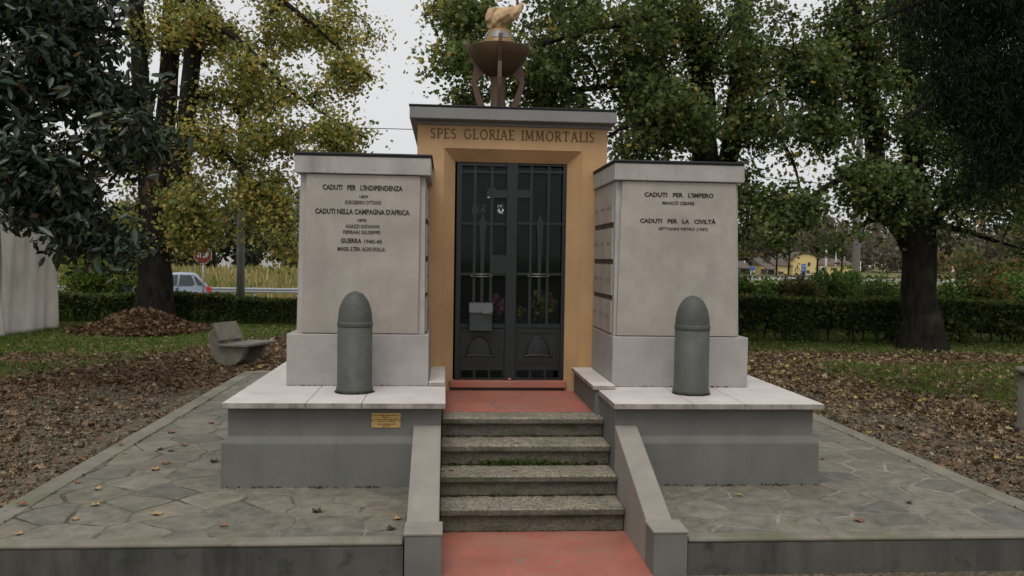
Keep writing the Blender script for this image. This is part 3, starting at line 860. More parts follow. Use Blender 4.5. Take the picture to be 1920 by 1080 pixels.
# ---- gate: two leaves
def DP(px, py): 
    p = at(px, py, YD+.02); return p.x, p.z
def gate_leaf(s0, s1, vbars, tip, spear_c, has_lock, armpx, handle, pan, fan, vents, lab=None):
    y0 = YD+.004; y1 = YD+.038
    fr = MB()
    zl = lambda py: DP((s0+s1)/2, py)[1]
    X0 = DP(s0, 500)[0]; X1 = DP(s1, 500)[0]
    wS = .045
    fr.box(X0, X0+wS, y0, y1, DZ0+.004, DZ1-.004).box(X1-wS, X1, y0, y1, DZ0+.004, DZ1-.004)
    fr.box(X0+wS+.001, X1-wS-.001, y0+.001, y1-.001, zl(310)-.01, DZ1-.005)
    g = fr.build('gate_leaf', M['gate'], ch)
    bevel(g, .004)
    bars = MB()
    for py, h in ((322.5, .022), (419.5, .022), (514, .022), (611, .03)):
        z = zl(py); bars.box(X0+wS-.002, X1-wS+.002, y0+.008, y1-.006, z-h/2, z+h/2)
    for i, px in enumerate(vbars):
        x = DP(px, 460)[0]; bars.box(x-.012, x+.012, y0+.010, y1-.008, zl(611)-.005, DZ1-.01)
    bars.build('bars', M['gatebar'], g)
    # spear between the two bars
    xs = DP(spear_c, 500)[0]; sp = MB()
    zt, zw, zn, zb2 = zl(tip), zl(tip+18), zl(tip+60), zl(566)
    hw, nw = .030, .020
    sp.prism([(xs, zt), (xs+hw, zw), (xs+hw*.92, zl(tip+30)), (xs+nw, zn), (xs+.014, zl(510)), (xs+.012, zb2), (xs-.012, zb2), (xs-.014, zl(510)), (xs-nw, zn), (xs-hw*.92, zl(tip+30)), (xs-hw, zw)], y0+.002, y0+.009)
    sp.build('spear', M['gatebar'], g)
    a0, z0 = DP(armpx[0], 371); a1, z1 = DP(armpx[1], 357)
    MB().box(a0, a1, y0-.003, y0+.007, z0, z1).build('cross_arm', M['gatebar'], g)
    h0, hz = DP(handle[0], 516); h1, _ = DP(handle[1], 516)
    hd = MB()
    hd.tube([(h0, y0-.022, hz+.010), (h1, y0-.022, hz+.010)], .0045, 8).tube([(h0, y0-.022, hz-.010), (h1, y0-.022, hz-.010)], .0045, 8)
    for hx in (h0+.01, h1-.01): hd.tube([(hx, y0-.024, hz), (hx, y0+.01, hz)], .007, 8)
    hd.build('handle', M['polished'], g)
    if has_lock:
        l0, lz1 = DP(919, 478); l1, lz0 = DP(951, 513)
        lk = MB().box(l0, l1, y0-.004, y0+.02, lz0, lz1)
        lk.tube([(DP(943, 502)[0], y0-.010, DP(943, 502)[1]), (DP(943, 502)[0], y0, DP(943, 502)[1])], .008, 10)
        lk.build('lock_plate', M['gatebar'], g)
    # lower sheet, mouldings and the fan-shaped relief
    lp = MB(); zt = zl(616); zb_ = zl(694)
    lp.box(X0+wS+.001, X1-wS-.001, y0+.012, y1-.004, zb_, zt)
    lp.box(X0+wS+.001, X1-wS-.001, y0+.006, y1-.002, DZ0+.004, zl(708))
    m0, mz1 = DP(pan[0], 622); m1, mz0 = DP(pan[1], 680)
    for a, b_, c, d in ((m0, m1, mz1-.008, mz1), (m0, m1, mz0, mz0+.008), (m0, m0+.008, mz0+.009, mz1-.009), (m1-.008, m1, mz0+.009, mz1-.009)):
        lp.box(a, b_, y0+.004, y0+.0125, c, d)
    for i in range(4):
        x = X0+wS+(X1-X0-2*wS)*i/3; lp.box(max(x-.01, X0+wS+.002), min(x+.01, X1-wS-.002), y0+.009, y1-.005, zl(708)-.001, zb_+.001)
    lp.build('lower_panel', M['gate'], g)
    f0 = DP(fan[0], 668)[0]; f1 = DP(fan[1], 668)[0]; fz = zl(667); fh = zl(634)-fz; cx = (f0+f1)/2
    fb = MB(); n = 20; m = 5; vs = []; fsf = []
    hwid = (f1-f0)/2
    for j in range(m+1):
        r = 1-j/m; d = .010*math.sin((j/m)*math.pi/2)
        for i in range(n+1):
            a = math.pi*i/n
            vs.append((cx+hwid*.72*r*math.cos(a), y0+.0118-d, fz+.004+fh*r*math.sin(a)))
    for j in range(m):
        for i in range(n): fsf.append((j*(n+1)+i, j*(n+1)+i+1, (j+1)*(n+1)+i+1, (j+1)*(n+1)+i))
    fb.add(vs, fsf, True)
    fb.tube([(cx+hwid*(.9 if abs(u) > .99 else 1)*u, y0+.006, fz-.006+.012*(1-u*u)) for u in np.linspace(-1, 1, 13)], [.003]+[.008]*11+[.003], 6)
    fb.tube([(cx+hwid*.72*math.cos(math.pi*i/16), y0+.009, fz+.006+fh*1.02*math.sin(math.pi*i/16)) for i in range(17)], .006, 6)
    fb.build('fan_relief', M['gate'], g)
    return g
gate_leaf(854.5, 957, (889.5, 921), 399, 904, True, (923, 951), (882, 923), (864, 937), (866, 930), None)
gate_leaf(959, 1062, (994.5, 1027), 400, 1011, False, (966, 994), (988, 1029), (972, 1045), (978, 1038), None)
gm = bpy.data.materials.new('hazed gate glass'); gm.use_nodes = True; gn = gm.node_tree  # pane added for a greenish haze, partly painted by its diffuse share
for q in list(gn.nodes): gn.nodes.remove(q)
go_ = gn.nodes.new('ShaderNodeOutputMaterial'); tr_ = gn.nodes.new('ShaderNodeBsdfTransparent'); gl_ = gn.nodes.new('ShaderNodeBsdfGlossy'); df_ = gn.nodes.new('ShaderNodeBsdfDiffuse')
tr_.inputs[0].default_value = (.80, .88, .86, 1); gl_.inputs['Roughness'].default_value = .06; gl_.inputs[0].default_value = (.8, .8, .8, 1); df_.inputs[0].default_value = (.10, .11, .105, 1)
m1 = gn.nodes.new('ShaderNodeMixShader'); m1.inputs[0].default_value = .012; m2 = gn.nodes.new('ShaderNodeMixShader'); m2.inputs[0].default_value = .03
gn.links.new(tr_.outputs[0], m1.inputs[1]); gn.links.new(gl_.outputs[0], m1.inputs[2]); gn.links.new(m1.outputs[0], m2.inputs[1]); gn.links.new(df_.outputs[0], m2.inputs[2]); gn.links.new(m2.outputs[0], go_.inputs[0])
MB().box(DX0+.04, DX1-.04, YD+.042, YD+.047, DP(955, 612)[1], DZ1-.03).build('glass', gm, ch)
# centre stile cover strip
MB().box(DP(949, 500)[0], DP(967.5, 500)[0], YD-.006, YD+.003, DZ0+.004, DZ1-.003).build('centre_stile', M['gatebar'], ch)
MB().lathe([(.0, -.01), (.016, -.01), (.016, .004), (.010, .010), (0, .012)], (DP(955, 700)[0], 7.245, .672), 12, cap=False).build('gate_stop', M['red'], ch)

# ---- letterbox hung on the left gate leaf
lb0, lz0 = DP(879, 621); lb1, lz1 = DP(922, 566)
lt = thing('letterbox', ((lb0+lb1)/2, YD-.01, lz0), 'grey metal letterbox with a flap lid hanging on the left gate leaf', 'letterbox')
zl_ = lz0+(lz1-lz0)*.66
lbx = MB().prism([(YD-.10, lz0+.012), (YD-.004, lz0), (YD-.004, zl_), (YD-.11, zl_)], lb0, lb1, 'x').build('body', M['boxpaint'], lt); bevel(lbx, .006)
lid = MB().prism([(YD-.122, zl_+.002), (YD-.004, zl_+.002), (YD-.004, lz1), (YD-.05, lz1-.004)], lb0-.006, lb1+.006, 'x').build('lid', M['boxpaint'], lt); bevel(lid, .006)
MB().tube([(lb0+.10, YD-.126, zl_+.012), (lb0+.10, YD-.136, zl_-.004), (lb0+.19, YD-.136, zl_-.008), (lb0+.19, YD-.126, zl_+.012)], .007, 8).build('handle', M['frontwall'], lid)

# ---- altar and flowers inside
AZ = 1.12
al = thing('altar', (.55, 7.9, .578), 'dim stone altar block behind the gate inside the chapel', 'altar')
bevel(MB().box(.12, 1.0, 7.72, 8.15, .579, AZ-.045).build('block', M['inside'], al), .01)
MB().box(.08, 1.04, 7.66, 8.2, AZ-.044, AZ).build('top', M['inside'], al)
def bouquet(lab, x, y, z, r, cols, n=60):
    t = thing('flower_bouquet', (x, y, z), lab, 'flowers', 'flowers inside the chapel')
    MB().lathe([(.025, 0), (.035, .02), (.03, .04), (.034, .05)], (x, y, z), 14).build('vase', M['inside'], t)
    P = np.array([x, y, z+.04+r*.8])+rand_unit(n)*r*rng.random((n, 1))**.4
    D = rand_unit(n)+np.array([0, -.5, .3]); N = rand_unit(n)
    scatter('blossoms', P, D, N, np.full(n, .06), LEAF, LEAF_F, palette(n, cols, [1]*len(cols)), M['petal'], t)
    P = np.array([x, y, z+.04+r*.5])+rand_unit(n)*r*rng.random((n, 1))**.4
    scatter('greenery', P, rand_unit(n), rand_unit(n), np.full(n, .08), LONG, LEAF_F, palette(n, [(.05, .09, .03)], [1]), M['leaf'], t)
def bq(px, py, r): p = at(px, py, 7.82); return p.x, 7.82, AZ
bouquet('bunch of pink flowers behind the gate beside the letterbox', *bq(933, 578, .1), .11, [(.50, .16, .26), (.42, .10, .19)])
bouquet('small orange flowers low behind the right gate leaf', *bq(977, 588, .1), .05, [(.5, .26, .06), (.46, .28, .08)], 30)
bouquet('wide bunch of yellow and rust flowers behind the right gate leaf', *bq(1014, 582, .1), .14, [(.36, .26, .08), (.32, .15, .07), (.26, .22, .08)], 110)

# ---- brass plaque
pq = thing('brass_plaque', (-.378, 5.59, .63), 'small brass plaque with engraved lines on the left grey base', 'plaque')
py_ = 5.5638+.035-.0005
pb = MB().box(-.473, -.283, py_-.006, py_, .584, .681).build('plate', M['brass'], pq); bevel(pb, .0015)
for (a, b_, z, wds) in ((-.458, -.298, .6655, (4, 3, 6, 8, 2, 6)), (-.40, -.358, .6530, (8,)), (-.452, -.300, .6400, (2, 6, 5, 6, 5)), (-.438, -.318, .6275, (2, 8, 2, 8)), (-.434, -.316, .6085, (4, 14)), (-.402, -.354, .5955, (3, 4))):
    dashes(a, b_, py_-.0068, z-.0035, z+.0035, wds, M['brownletters'], pb)
for sx in (-.467, -.289): MB().lathe([(.0045, 0), (.0045, .003), (.002, .004)], (0, 0, 0), 10, M=Matrix.Translation((sx, py_-.006, .632)) @ Matrix.Rotation(math.pi/2, 4, 'X')).build('screw', M['brownletters'], pq)

# ---- artillery shells
def shell(lab, x, y, z, h, r):
    t = thing('artillery_shell', (x, y, z), lab, 'shell', 'artillery shells standing on the marble slabs')
    hb = h*.69
    prof = [(r*1.06, 0), (r*1.06, .03), (r, .05), (r, hb-.03)]
    body = MB().lathe(prof, (x, y, z), 40).build('shell_case', M['shell'], t)
    MB().lathe([(r*1.0, hb-.028), (r*1.02, hb-.024), (r*1.024, hb), (r*.99, hb+.008)], (x, y, z), 40).build('driving_band', M['band'], t)
    og = []
    for i in range(15):
        u = i/14; og.append((max(.0001, r*.985*math.sqrt(max(0, 1-u**2.1))) if u < 1 else .0001, hb+.008+(h-hb-.008)*u))
    MB().lathe(og, (x, y, z), 40, cap=False).build('nose_cone', M['shell'], t)
shell('grey painted artillery shell standing before the left pillar', -.625, 5.985, ZS, .705, .120)
shell('grey painted artillery shell standing before the right pillar', 1.765, 5.965, ZS, .705, .123)

# ---- brazier on the roof
BX, BY, BZ = .522, 9.0, 2.955
br = thing('flame_brazier', (BX, BY, BZ), 'brown metal brazier with a tan flame sculpture on the chapel roof', 'brazier')
MB().lathe([(.10, 0), (.10, .03), (.078, .05), (.078, .60), (.088, .66)], (BX, BY, BZ), 24).build('column', M['copper'], br)
bowl = MB().lathe([(.085, .650), (.145, .680), (.222, .765), (.282, .86), (.322, .948), (.322, .952), (.31, .958), (.17, .955)], (BX, BY, BZ), 40, cap=False).build('bowl', M['copper'], br)
for k in range(4):
    a = k*math.pi/2
    path = [(0, .17, .085), (.16, .172, .095), (.30, .195, .12), (.42, .236, .165), (.52, .264, .205), (.60, .274, .228), (.68, .268, .15), (.77, .252, .18), (.86, .298, .25), (.945, .334, .30), (1.03, .330, .308)]
    b = MB(); ca, sa = math.cos(a), math.sin(a); vs = []; fs = []; hw = .020
    for z_, ro_, ri_ in path:
        for rr, dt in ((ro_, hw), (ro_, -hw), (ri_, -hw), (ri_, hw)): vs.append((BX+rr*ca-dt*sa, BY+rr*sa+dt*ca, BZ+z_))
    for i in range(len(path)-1):
        for q in range(4): fs.append((i*4+q, i*4+(q+1) % 4, i*4+4+(q+1) % 4, i*4+4+q))
    fs += [(0, 1, 2, 3), tuple(4*(len(path)-1)+q for q in (3, 2, 1, 0))]
    b.add(vs, fs).build('leg', M['coppered'], br)
dome = MB().lathe([(.178, .953), (.182, .975), (.172, 1.0), (.150, 1.06), (.130, 1.10), (.118, 1.128), (.112, 1.135), (.09, 1.14), (.08, 1.20)], (BX, BY, BZ), 32).build('lantern_dome', M['gilt'], br)
for k in range(4):
    a = -math.pi/2+k*math.pi/2
    wv = MB(); n = 8; vs = []; fs = []
    for i in range(n+1):
        aa = a+(i/n-.5)*1.15
        for (r_, z_) in ((.164, 1.035), (.134, 1.105)): vs.append((BX+r_*math.cos(aa), BY+r_*math.sin(aa), BZ+z_))
    for i in range(n): fs.append((i*2, i*2+2, i*2+3, i*2+1))
    wv.add(vs, fs, True).build('lantern_window', M['houseglass2'], dome)
# flame: a twisted tongue leaning to the right
fl = MB(); path = [(0, 1.15, .09), (-.012, 1.185, .096), (-.015, 1.23, .112), (.015, 1.265, .112), (.08, 1.29, .095), (.145, 1.312, .082), (.198, 1.34, .064), (.236, 1.378, .042), (.256, 1.418, .020), (.262, 1.445, .004)]
fl.tube([(BX+a-.02, BY, BZ+z_) for a, z_, r_ in path], [r_ for a, z_, r_ in path], 18)
fl.tube([(BX-.08, BY-.03, BZ+1.19), (BX-.10, BY-.05, BZ+1.26), (BX-.085, BY-.05, BZ+1.32), (BX-.045, BY-.04, BZ+1.35), (BX-.0, BY-.02, BZ+1.36)], [.05, .055, .045, .03, .006], 12)
fl.tube([(BX-.02, BY-.06, BZ+1.20), (BX+.02, BY-.08, BZ+1.27), (BX+.09, BY-.06, BZ+1.325), (BX+.14, BY-.05, BZ+1.35)], [.05, .055, .04, .006], 12)
fo = fl.build('flame', M['flame'], br)
sb = fo.modifiers.new('smooth', 'SUBSURF'); sb.levels = 1; sb.render_levels = 2
tx = bpy.data.textures.new('flame ripple', 'CLOUDS'); tx.noise_scale = .045
dm = fo.modifiers.new('ripple', 'DISPLACE'); dm.texture = tx; dm.strength = .04; dm.mid_level = .5

# ================================================================== TREES
def make_tree(name, lab, base, stems, blobs, natt, nleaf, lsize, cols, wts, lmat, tmpl=MAPLE, lf=MAPLE_F, spread=.34, flat=.7, droop=.35,
              clump=.55, seed=1, group=None, cat='tree', r_tip=.007, width=None, barkmat=None, up=.45, nmin=0.0, sag=.12):
    """stems: list of (polyline, radii); blobs: (centre, radii, weight). Branches are grown from the stems to points
    scattered unevenly through the blobs, then clothed in leaves."""
    r = np.random.default_rng(seed)
    t = thing(name, base, lab, cat, group)
    nodes = []; par = []; child = []
    mb = MB()
    for path, rad in stems:
        path = [Vector(p) for p in path]
        # densify with a spline-like subdivision and a little wander
        pts = []; rd = []
        for i in range(len(path)-1):
            for q in range(4):
                u = q/4
                p0 = path[max(i-1, 0)]; p1 = path[i]; p2 = path[i+1]; p3 = path[min(i+2, len(path)-1)]
                pt = .5*((2*p1)+(p2-p0)*u+(2*p0-5*p1+4*p2-p3)*u*u+(3*p1-p0-3*p2+p3)*u**3)
                rr = rad[i]+(rad[i+1]-rad[i])*u
                pts.append(pt+Vector(r.normal(size=3)*rr*.035)); rd.append(rr)
        pts.append(path[-1]); rd.append(rad[-1])
        mb.tube(pts, rd, 12 if rad[0] > .12 else 7)
        for p in pts: nodes.append(np.array(p)); par.append(-1)
    nst = len(nodes)
    # attractors, rejected against a clumping field so that gaps open up
    w = np.array([b[2] for b in blobs], float); w /= w.sum()
    A = []
    ph = r.uniform(0, 6.28, 6); fr = 2*math.pi/(clump*np.array([3.1, 2.3, 3.7, 2.9, 2.1, 3.3]))
    while len(A) < natt:
        b = blobs[r.choice(len(blobs), p=w)]
        d = r.normal(size=3); d /= np.linalg.norm(d); d *= r.random()**.38
        p = np.array(b[0])+d*np.array(b[1])
        f = math.sin(fr[0]*p[0]+ph[0])+math.sin(fr[1]*p[2]+ph[1])+math.sin(fr[2]*p[1]+ph[2])+.8*math.sin(fr[3]*(p[0]+p[2])*.7+ph[3])
        if f+r.normal()*.9 < nmin: continue
        A.append(p)
    A = np.array(A)
    st = np.array(nodes)
    dist = np.min(np.linalg.norm(A[:, None, :]-st[None], axis=2), axis=1)
    A = A[np.argsort(dist)]
    N = np.zeros((nst+4*len(A)+4, 3)); N[:nst] = st; n = nst
    dep = np.zeros(len(N)); parent = -np.ones(len(N), int); cnt = np.zeros(len(N))
    tips = []
    for a in A:
        dd = np.linalg.norm(N[:n]-a, axis=1)+.12*dep[:n]+np.maximum(0, N[:n, 2]-a[2])*.18
        j = int(np.argmin(dd)); L = np.linalg.norm(N[j]-a); k = 3 if L > .5 else (2 if L > .2 else 1)
        p0 = N[j].copy(); last = j
        side = r.normal(size=3)*L*.07
        for q in range(1, k+1):
            u = q/k
            p = p0*(1-u)+a*u+np.array([0, 0, sag*L])*math.sin(math.pi*u)+side*math.sin(math.pi*u)
            N[n] = p; parent[n] = last; dep[n] = dep[last]+L/k; last = n; n += 1
        tips.append((last, (a-N[parent[last]])))
    # thickness from what each branch carries
    for i, _ in tips: cnt[i] += 1
    for i in range(n-1, nst-1, -1):
        if parent[i] >= 0: cnt[parent[i]] += cnt[i]
    rad = r_tip*np.maximum(cnt, 1)**.46
    kids = {}
    for i in range(nst, n): kids.setdefault(parent[i], []).append(i)
    used = set()
    for i in range(nst, n):
        if i in used: continue
        ch_ = [parent[i], i]; used.add(i); c = i
        while c in kids:
            nx_ = max(kids[c], key=lambda q: cnt[q]); ch_.append(nx_); used.add(nx_); c = nx_
        rr = [min(rad[ch_[1]], .16)]+[min(rad[q], .16) for q in ch_[1:]]
        mb.tube([N[q] for q in ch_], rr, 6 if rr[0] > .03 else 4, cap=False)
    mb.build('trunk', barkmat or M['bark'], t, recalc=False)
    # leaves round the tips
    ti = np.array([i for i, _ in tips]); td = np.array([d for _, d in tips]); td /= (np.linalg.norm(td, axis=1, keepdims=True)+1e-9)
    wt = np.exp(r.normal(size=len(ti))*.55); wt /= wt.sum()
    pick = r.choice(len(ti), nleaf, p=wt)
    u = r.random(nleaf)
    P = N[ti[pick]] - td[pick]*(u*.55)[:, None] + r.normal(size=(nleaf, 3))*np.array([spread, spread, spread*flat])*(.35+.65*r.random((nleaf, 1)))
    P[:, 2] -= np.abs(r.normal(size=nleaf))*droop*.25
    D = r.normal(size=(nleaf, 3)); D[:, 2] -= droop*1.6; D += td[pick]*.5
    Nn = r.normal(size=(nleaf, 3))*.75; Nn[:, 2] += up*2
    S = lsize*np.clip(1+r.normal(size=nleaf)*.25, .5, 1.7)
    # colour varies by spray as well as by leaf
    cc = np.array(cols); ww = np.array(wts, float); ww /= ww.sum()
    spray = r.choice(len(cc), len(ti), p=ww); own = r.choice(len(cc), nleaf, p=ww)
    ix = np.where(r.random(nleaf) < .6, spray[pick], own)
    C = cc[ix]*(1+r.normal(size=(nleaf, 1))*.2)*(1+r.normal(size=(nleaf, 3))*.07)
    C = np.clip(C, .003, .8)
    scatter('crown', P, D, Nn, S, tmpl, lf, C, lmat, t, W=None if width is None else S*width)
    return t

def B(px, py, Y, rx, ry, ryd, w=None):
    """crown blob at that place, radii given in photograph pixels (across, up) and metres (depth)"""
    c = at(px, py, Y); k = Y/F_PX
    return (c, (rx*k, ryd, ry*k), w if w else rx*ry)

# ---- yellowing lime on the left
def PT(px, py, Y): return at(px, py, Y)
YL = 20.5
b0 = at(290, 575, YL); b0.z = 0
gb = Vector((b0.x, b0.y, 0))
stemsL = [
 ([gb+Vector((0, 0, -.4)), gb+Vector((0, 0, .4)), PT(290, 500, YL), PT(290, 430, YL), PT(285, 330, YL)], [.62, .44, .36, .35, .28]),
 ([PT(285, 440, YL), PT(278, 330, YL), PT(268, 200, YL-.2), PT(258, 60, YL-.3), PT(250, -150, YL-.4), PT(245, -420, YL)], [.24, .22, .2, .17, .13, .05]),
 ([PT(292, 440, YL), PT(304, 300, YL+.3), PT(316, 150, YL+.3), PT(322, 20, YL+.3), PT(335, -200, YL+.4), PT(345, -460, YL+.4)], [.26, .24, .22, .2, .15, .05]),
 ([PT(298, 440, YL), PT(335, 330, YL), PT(352, 200, YL-.3), PT(365, 60, YL-.4), PT(385, -100, YL-.5), PT(420, -380, YL-.6)], [.25, .22, .2, .19, .14, .05]),
 # long limbs sweeping out and down to the right
 ([PT(378, -60, YL-.5), PT(470, -40, YL-.9), PT(590, 50, YL-1.2), PT(700, 150, YL-1.4)], [.10, .075, .045, .012]),
 ([PT(365, 40, YL-.4), PT(440, 70, YL-1.2), PT(550, 175, YL-1.8), PT(690, 262, YL-2.2)], [.09, .07, .04, .012]),
 ([PT(352, 180, YL-.3), PT(420, 190, YL-.3), PT(500, 260, YL+.2), PT(600, 295, YL+.6)], [.08, .06, .035, .012]),
 ([PT(345, 250, YL), PT(410, 280, YL-.8), PT(480, 350, YL-1.1), PT(545, 430, YL-1.3)], [.08, .06, .035, .012]),
 ([PT(322, 20, YL+.3), PT(430, -70, YL+.8), PT(580, -30, YL+1.2), PT(690, 45, YL+1.4)], [.09, .07, .04, .012]),
]
blobsL = [B(290, 40, YL, 60, 60, 1.2), B(400, 50, YL, 75, 65, 1.8), B(510, 45, YL, 80, 60, 1.8), B(615, 35, YL, 65, 55, 1.5), B(660, 118, YL-1, 65, 36, .9),
          B(470, 135, YL-.6, 85, 60, 1.6), B(580, 170, YL-1.2, 70, 38, 1.0), B(420, 220, YL-.3, 75, 70, 1.5), B(520, 245, YL-.8, 75, 46, 1.2), B(640, 258, YL-1.8, 62, 38, .8),
          B(400, 320, YL-.4, 70, 60, 1.4), B(490, 345, YL-.6, 60, 50, 1.2), B(450, 405, YL-.6, 60, 44, 1.0), B(525, 420, YL-1, 40, 60, .9), B(355, 430, YL-.5, 44, 40, .8),
          B(700, 62, YL+1.3, 38, 26, .5), B(235, 260, YL+.3, 60, 80, 1.3), B(345, 390, YL-.8, 40, 60, .8), B(540, 480, YL-1, 28, 22, .6), B(245, 420, YL, 40, 50, 1.0),
          B(330, -180, YL, 170, 160, 2.5, 9000), B(560, -110, YL, 120, 80, 2.0, 5000)]
YEL = [(.235, .255, .085), (.38, .345, .105), (.54, .43, .140), (.145, .182, .062), (.44, .29, .10)]
make_tree('lime_tree', 'yellowing lime tree with three upright stems, a leaf heap at its foot', gb, stemsL, blobsL, 2000, 52000, .076, YEL, [38, 24, 13, 22, 3], M['leaf'],
          spread=.24, droop=.5, seed=3, r_tip=.0055, nmin=.0)

# ---- green trees on the right
GRN = [(.098, .140, .052), (.140, .184, .064), (.066, .096, .038), (.20, .22, .072), (.40, .32, .09)]
YM = 16.8
m0 = Vector((at(1345, 620, YM).x, YM, 0))
stemsM = [
 ([m0+Vector((0, 0, -.1)), m0+Vector((0, 0, .6)), PT(1340, 480, YM), PT(1338, 360, YM)], [.52, .38, .32, .30]),
 ([PT(1338, 380, YM), PT(1322, 290, YM), PT(1318, 180, YM), PT(1300, 60, YM), PT(1280, -120, YM), PT(1250, -380, YM)], [.27, .26, .24, .2, .14, .05]),
 ([PT(1342, 380, YM), PT(1368, 280, YM+.2), PT(1382, 160, YM+.2), PT(1392, 20, YM+.3), PT(1405, -150, YM+.3), PT(1420, -400, YM+.3)], [.22, .2, .19, .17, .13, .05]),
 ([PT(1310, 110, YM), PT(1230, 40, YM-.8), PT(1090, 60, YM-1.4), PT(930, 110, YM-1.6), PT(830, 110, YM-1.7)], [.12, .09, .07, .04, .012]),
 ([PT(1290, 0, YM), PT(1200, -60, YM+.6), PT(1040, -50, YM+1), PT(880, 20, YM+1.2)], [.12, .09, .06, .015]),
 ([PT(1320, 200, YM), PT(1240, 150, YM-.4), PT(1120, 165, YM-.3), PT(980, 175, YM-.2), PT(870, 185, YM)], [.11, .08, .06, .03, .012]),
 ([PT(1322, 270, YM), PT(1260, 230, YM-1), PT(1180, 235, YM-1.4), PT(1120, 270, YM-1.6)], [.09, .07, .04, .012]),
 ([PT(1385, 130, YM+.2), PT(1440, 90, YM-.3), PT(1520, 120, YM-.5), PT(1570, 190, YM-.6)], [.09, .07, .04, .012]),
 ([PT(1375, 230, YM+.2), PT(1430, 230, YM-.5), PT(1480, 290, YM-.9), PT(1500, 350, YM-1)], [.08, .06, .04, .012]),
]
blobsM = [B(860, 40, YM, 55, 48, 1.2), B(850, 112, YM-1.4, 62, 34, .8), B(880, 175, YM, 48, 24, .6), B(960, 60, YM-.6, 70, 60, 1.4), B(1010, 150, YM-.6, 80, 38, 1.2), B(1080, 60, YM-.4, 85, 65, 1.8),
          B(1190, 60, YM-.4, 85, 70, 2.0), B(1130, 165, YM-.7, 80, 45, 1.6), B(1230, 190, YM-.9, 75, 60, 1.6), B(1200, 265, YM-1.2, 75, 36, 1.1), B(1300, 60, YM-.6, 80, 70, 2.0),
          B(1310, 200, YM-1, 60, 70, 1.3), B(1400, 80, YM, 80, 80, 2.0), B(1420, 210, YM-.4, 70, 70, 1.5), B(1500, 120, YM-.4, 70, 65, 1.4), B(1455, 300, YM-.8, 65, 46, 1.2), B(1540, 230, YM-.5, 45, 60, 1.0),
          B(1415, 375, YM-.4, 40, 45, .9), B(1402, 440, YM-.2, 20, 28, .6),
          B(905, 385, YM, 40, 34, .8), B(1300, -150, YM, 240, 150, 3.0, 9000), B(1000, -90, YM, 150, 70, 2.0, 5000)]
make_tree('lime_tree', 'broad green lime tree with two dark stems rising behind the right pillar', m0, stemsM, blobsM, 1900, 58000, .080, GRN, [36, 30, 18, 12, 5], M['leaf'],
          spread=.25, droop=.45, seed=5, r_tip=.006, nmin=-.1)

YR = 16.6
r0 = Vector((9.70, YR, 0))
stemsR = [
 ([r0+Vector((0, 0, -.35)), r0+Vector((0, 0, .15)), r0+Vector((-.03, 0, .65)), PT(1722, 555, YR), PT(1724, 480, YR), PT(1722, 430, YR)], [.62, .47, .365, .335, .325, .33]),
 ([PT(1715, 470, YR), PT(1695, 430, YR), PT(1660, 385, YR-.2), PT(1642, 300, YR-.3), PT(1630, 180, YR-.3), PT(1600, 40, YR-.3), PT(1585, -120, YR), PT(1570, -350, YR)], [.25, .24, .21, .19, .17, .15, .12, .05]),
 ([PT(1733, 470, YR), PT(1728, 400, YR), PT(1712, 310, YR+.2), PT(1712, 200, YR+.3), PT(1700, 60, YR+.3), PT(1690, -120, YR+.3), PT(1680, -360, YR)], [.24, .23, .2, .18, .16, .12, .05]),
 ([PT(1735, 440, YR), PT(1780, 380, YR-.3), PT(1830, 350, YR-.6), PT(1900, 300, YR-1)], [.13, .10, .07, .02]),
 ([PT(1645, 330, YR-.3), PT(1590, 330, YR-.8), PT(1520, 370, YR-1.2), PT(1440, 440, YR-1.4)], [.09, .07, .045, .012]),
 ([PT(1660, 400, YR-.2), PT(1620, 420, YR-.6), PT(1590, 445, YR-.8), PT(1560, 470, YR-.9)], [.07, .05, .03, .012]),
 ([PT(1735, 420, YR), PT(1800, 430, YR-.4), PT(1860, 450, YR-.8), PT(1930, 470, YR-1.2)], [.08, .06, .04, .012]),
]
blobsR = [B(1640, 60, YR, 80, 75, 1.6), B(1560, 60, YR, 50, 60, 1.3), B(1720, 80, YR, 80, 80, 1.6), B(1620, 170, YR-.3, 60, 50, 1.3), B(1690, 210, YR-.4, 70, 60, 1.3), B(1570, 320, YR-.7, 70, 40, 1.2),
          B(1490, 385, YR-1.0, 70, 26, .9), B(1630, 340, YR-.6, 60, 55, 1.1), B(1700, 330, YR-.5, 60, 50, 1.2), B(1600, 425, YR-.8, 45, 16, .5), B(1550, 440, YR-1, 30, 10, .4), B(1450, 440, YR-1.2, 40, 14, .5),
          B(1790, 320, YR-.4, 70, 50, 1.4), B(1860, 350, YR-.8, 70, 40, 1.3), B(1790, 410, YR-.5, 60, 40, 1.0), B(1870, 410, YR-.8, 70, 26, .8), B(1690, 395, YR-.6, 45, 34, .8), B(1910, 450, YR-.9, 50, 20, .6),
          B(1800, 210, YR, 80, 70, 1.8), B(1900, 240, YR, 80, 80, 1.8),
          B(1680, -140, YR, 220, 140, 3.0, 9000), B(1980, 330, YR, 80, 150, 2, 8000)]
make_tree('lime_tree', 'dark lime tree with a thick trunk forking low, standing before the right hedge', r0, stemsR, blobsR, 1700, 47000, .080, GRN, [40, 26, 24, 9, 2], M['leaf'],
          spread=.25, droop=.45, seed=9, r_tip=.006, nmin=.15)

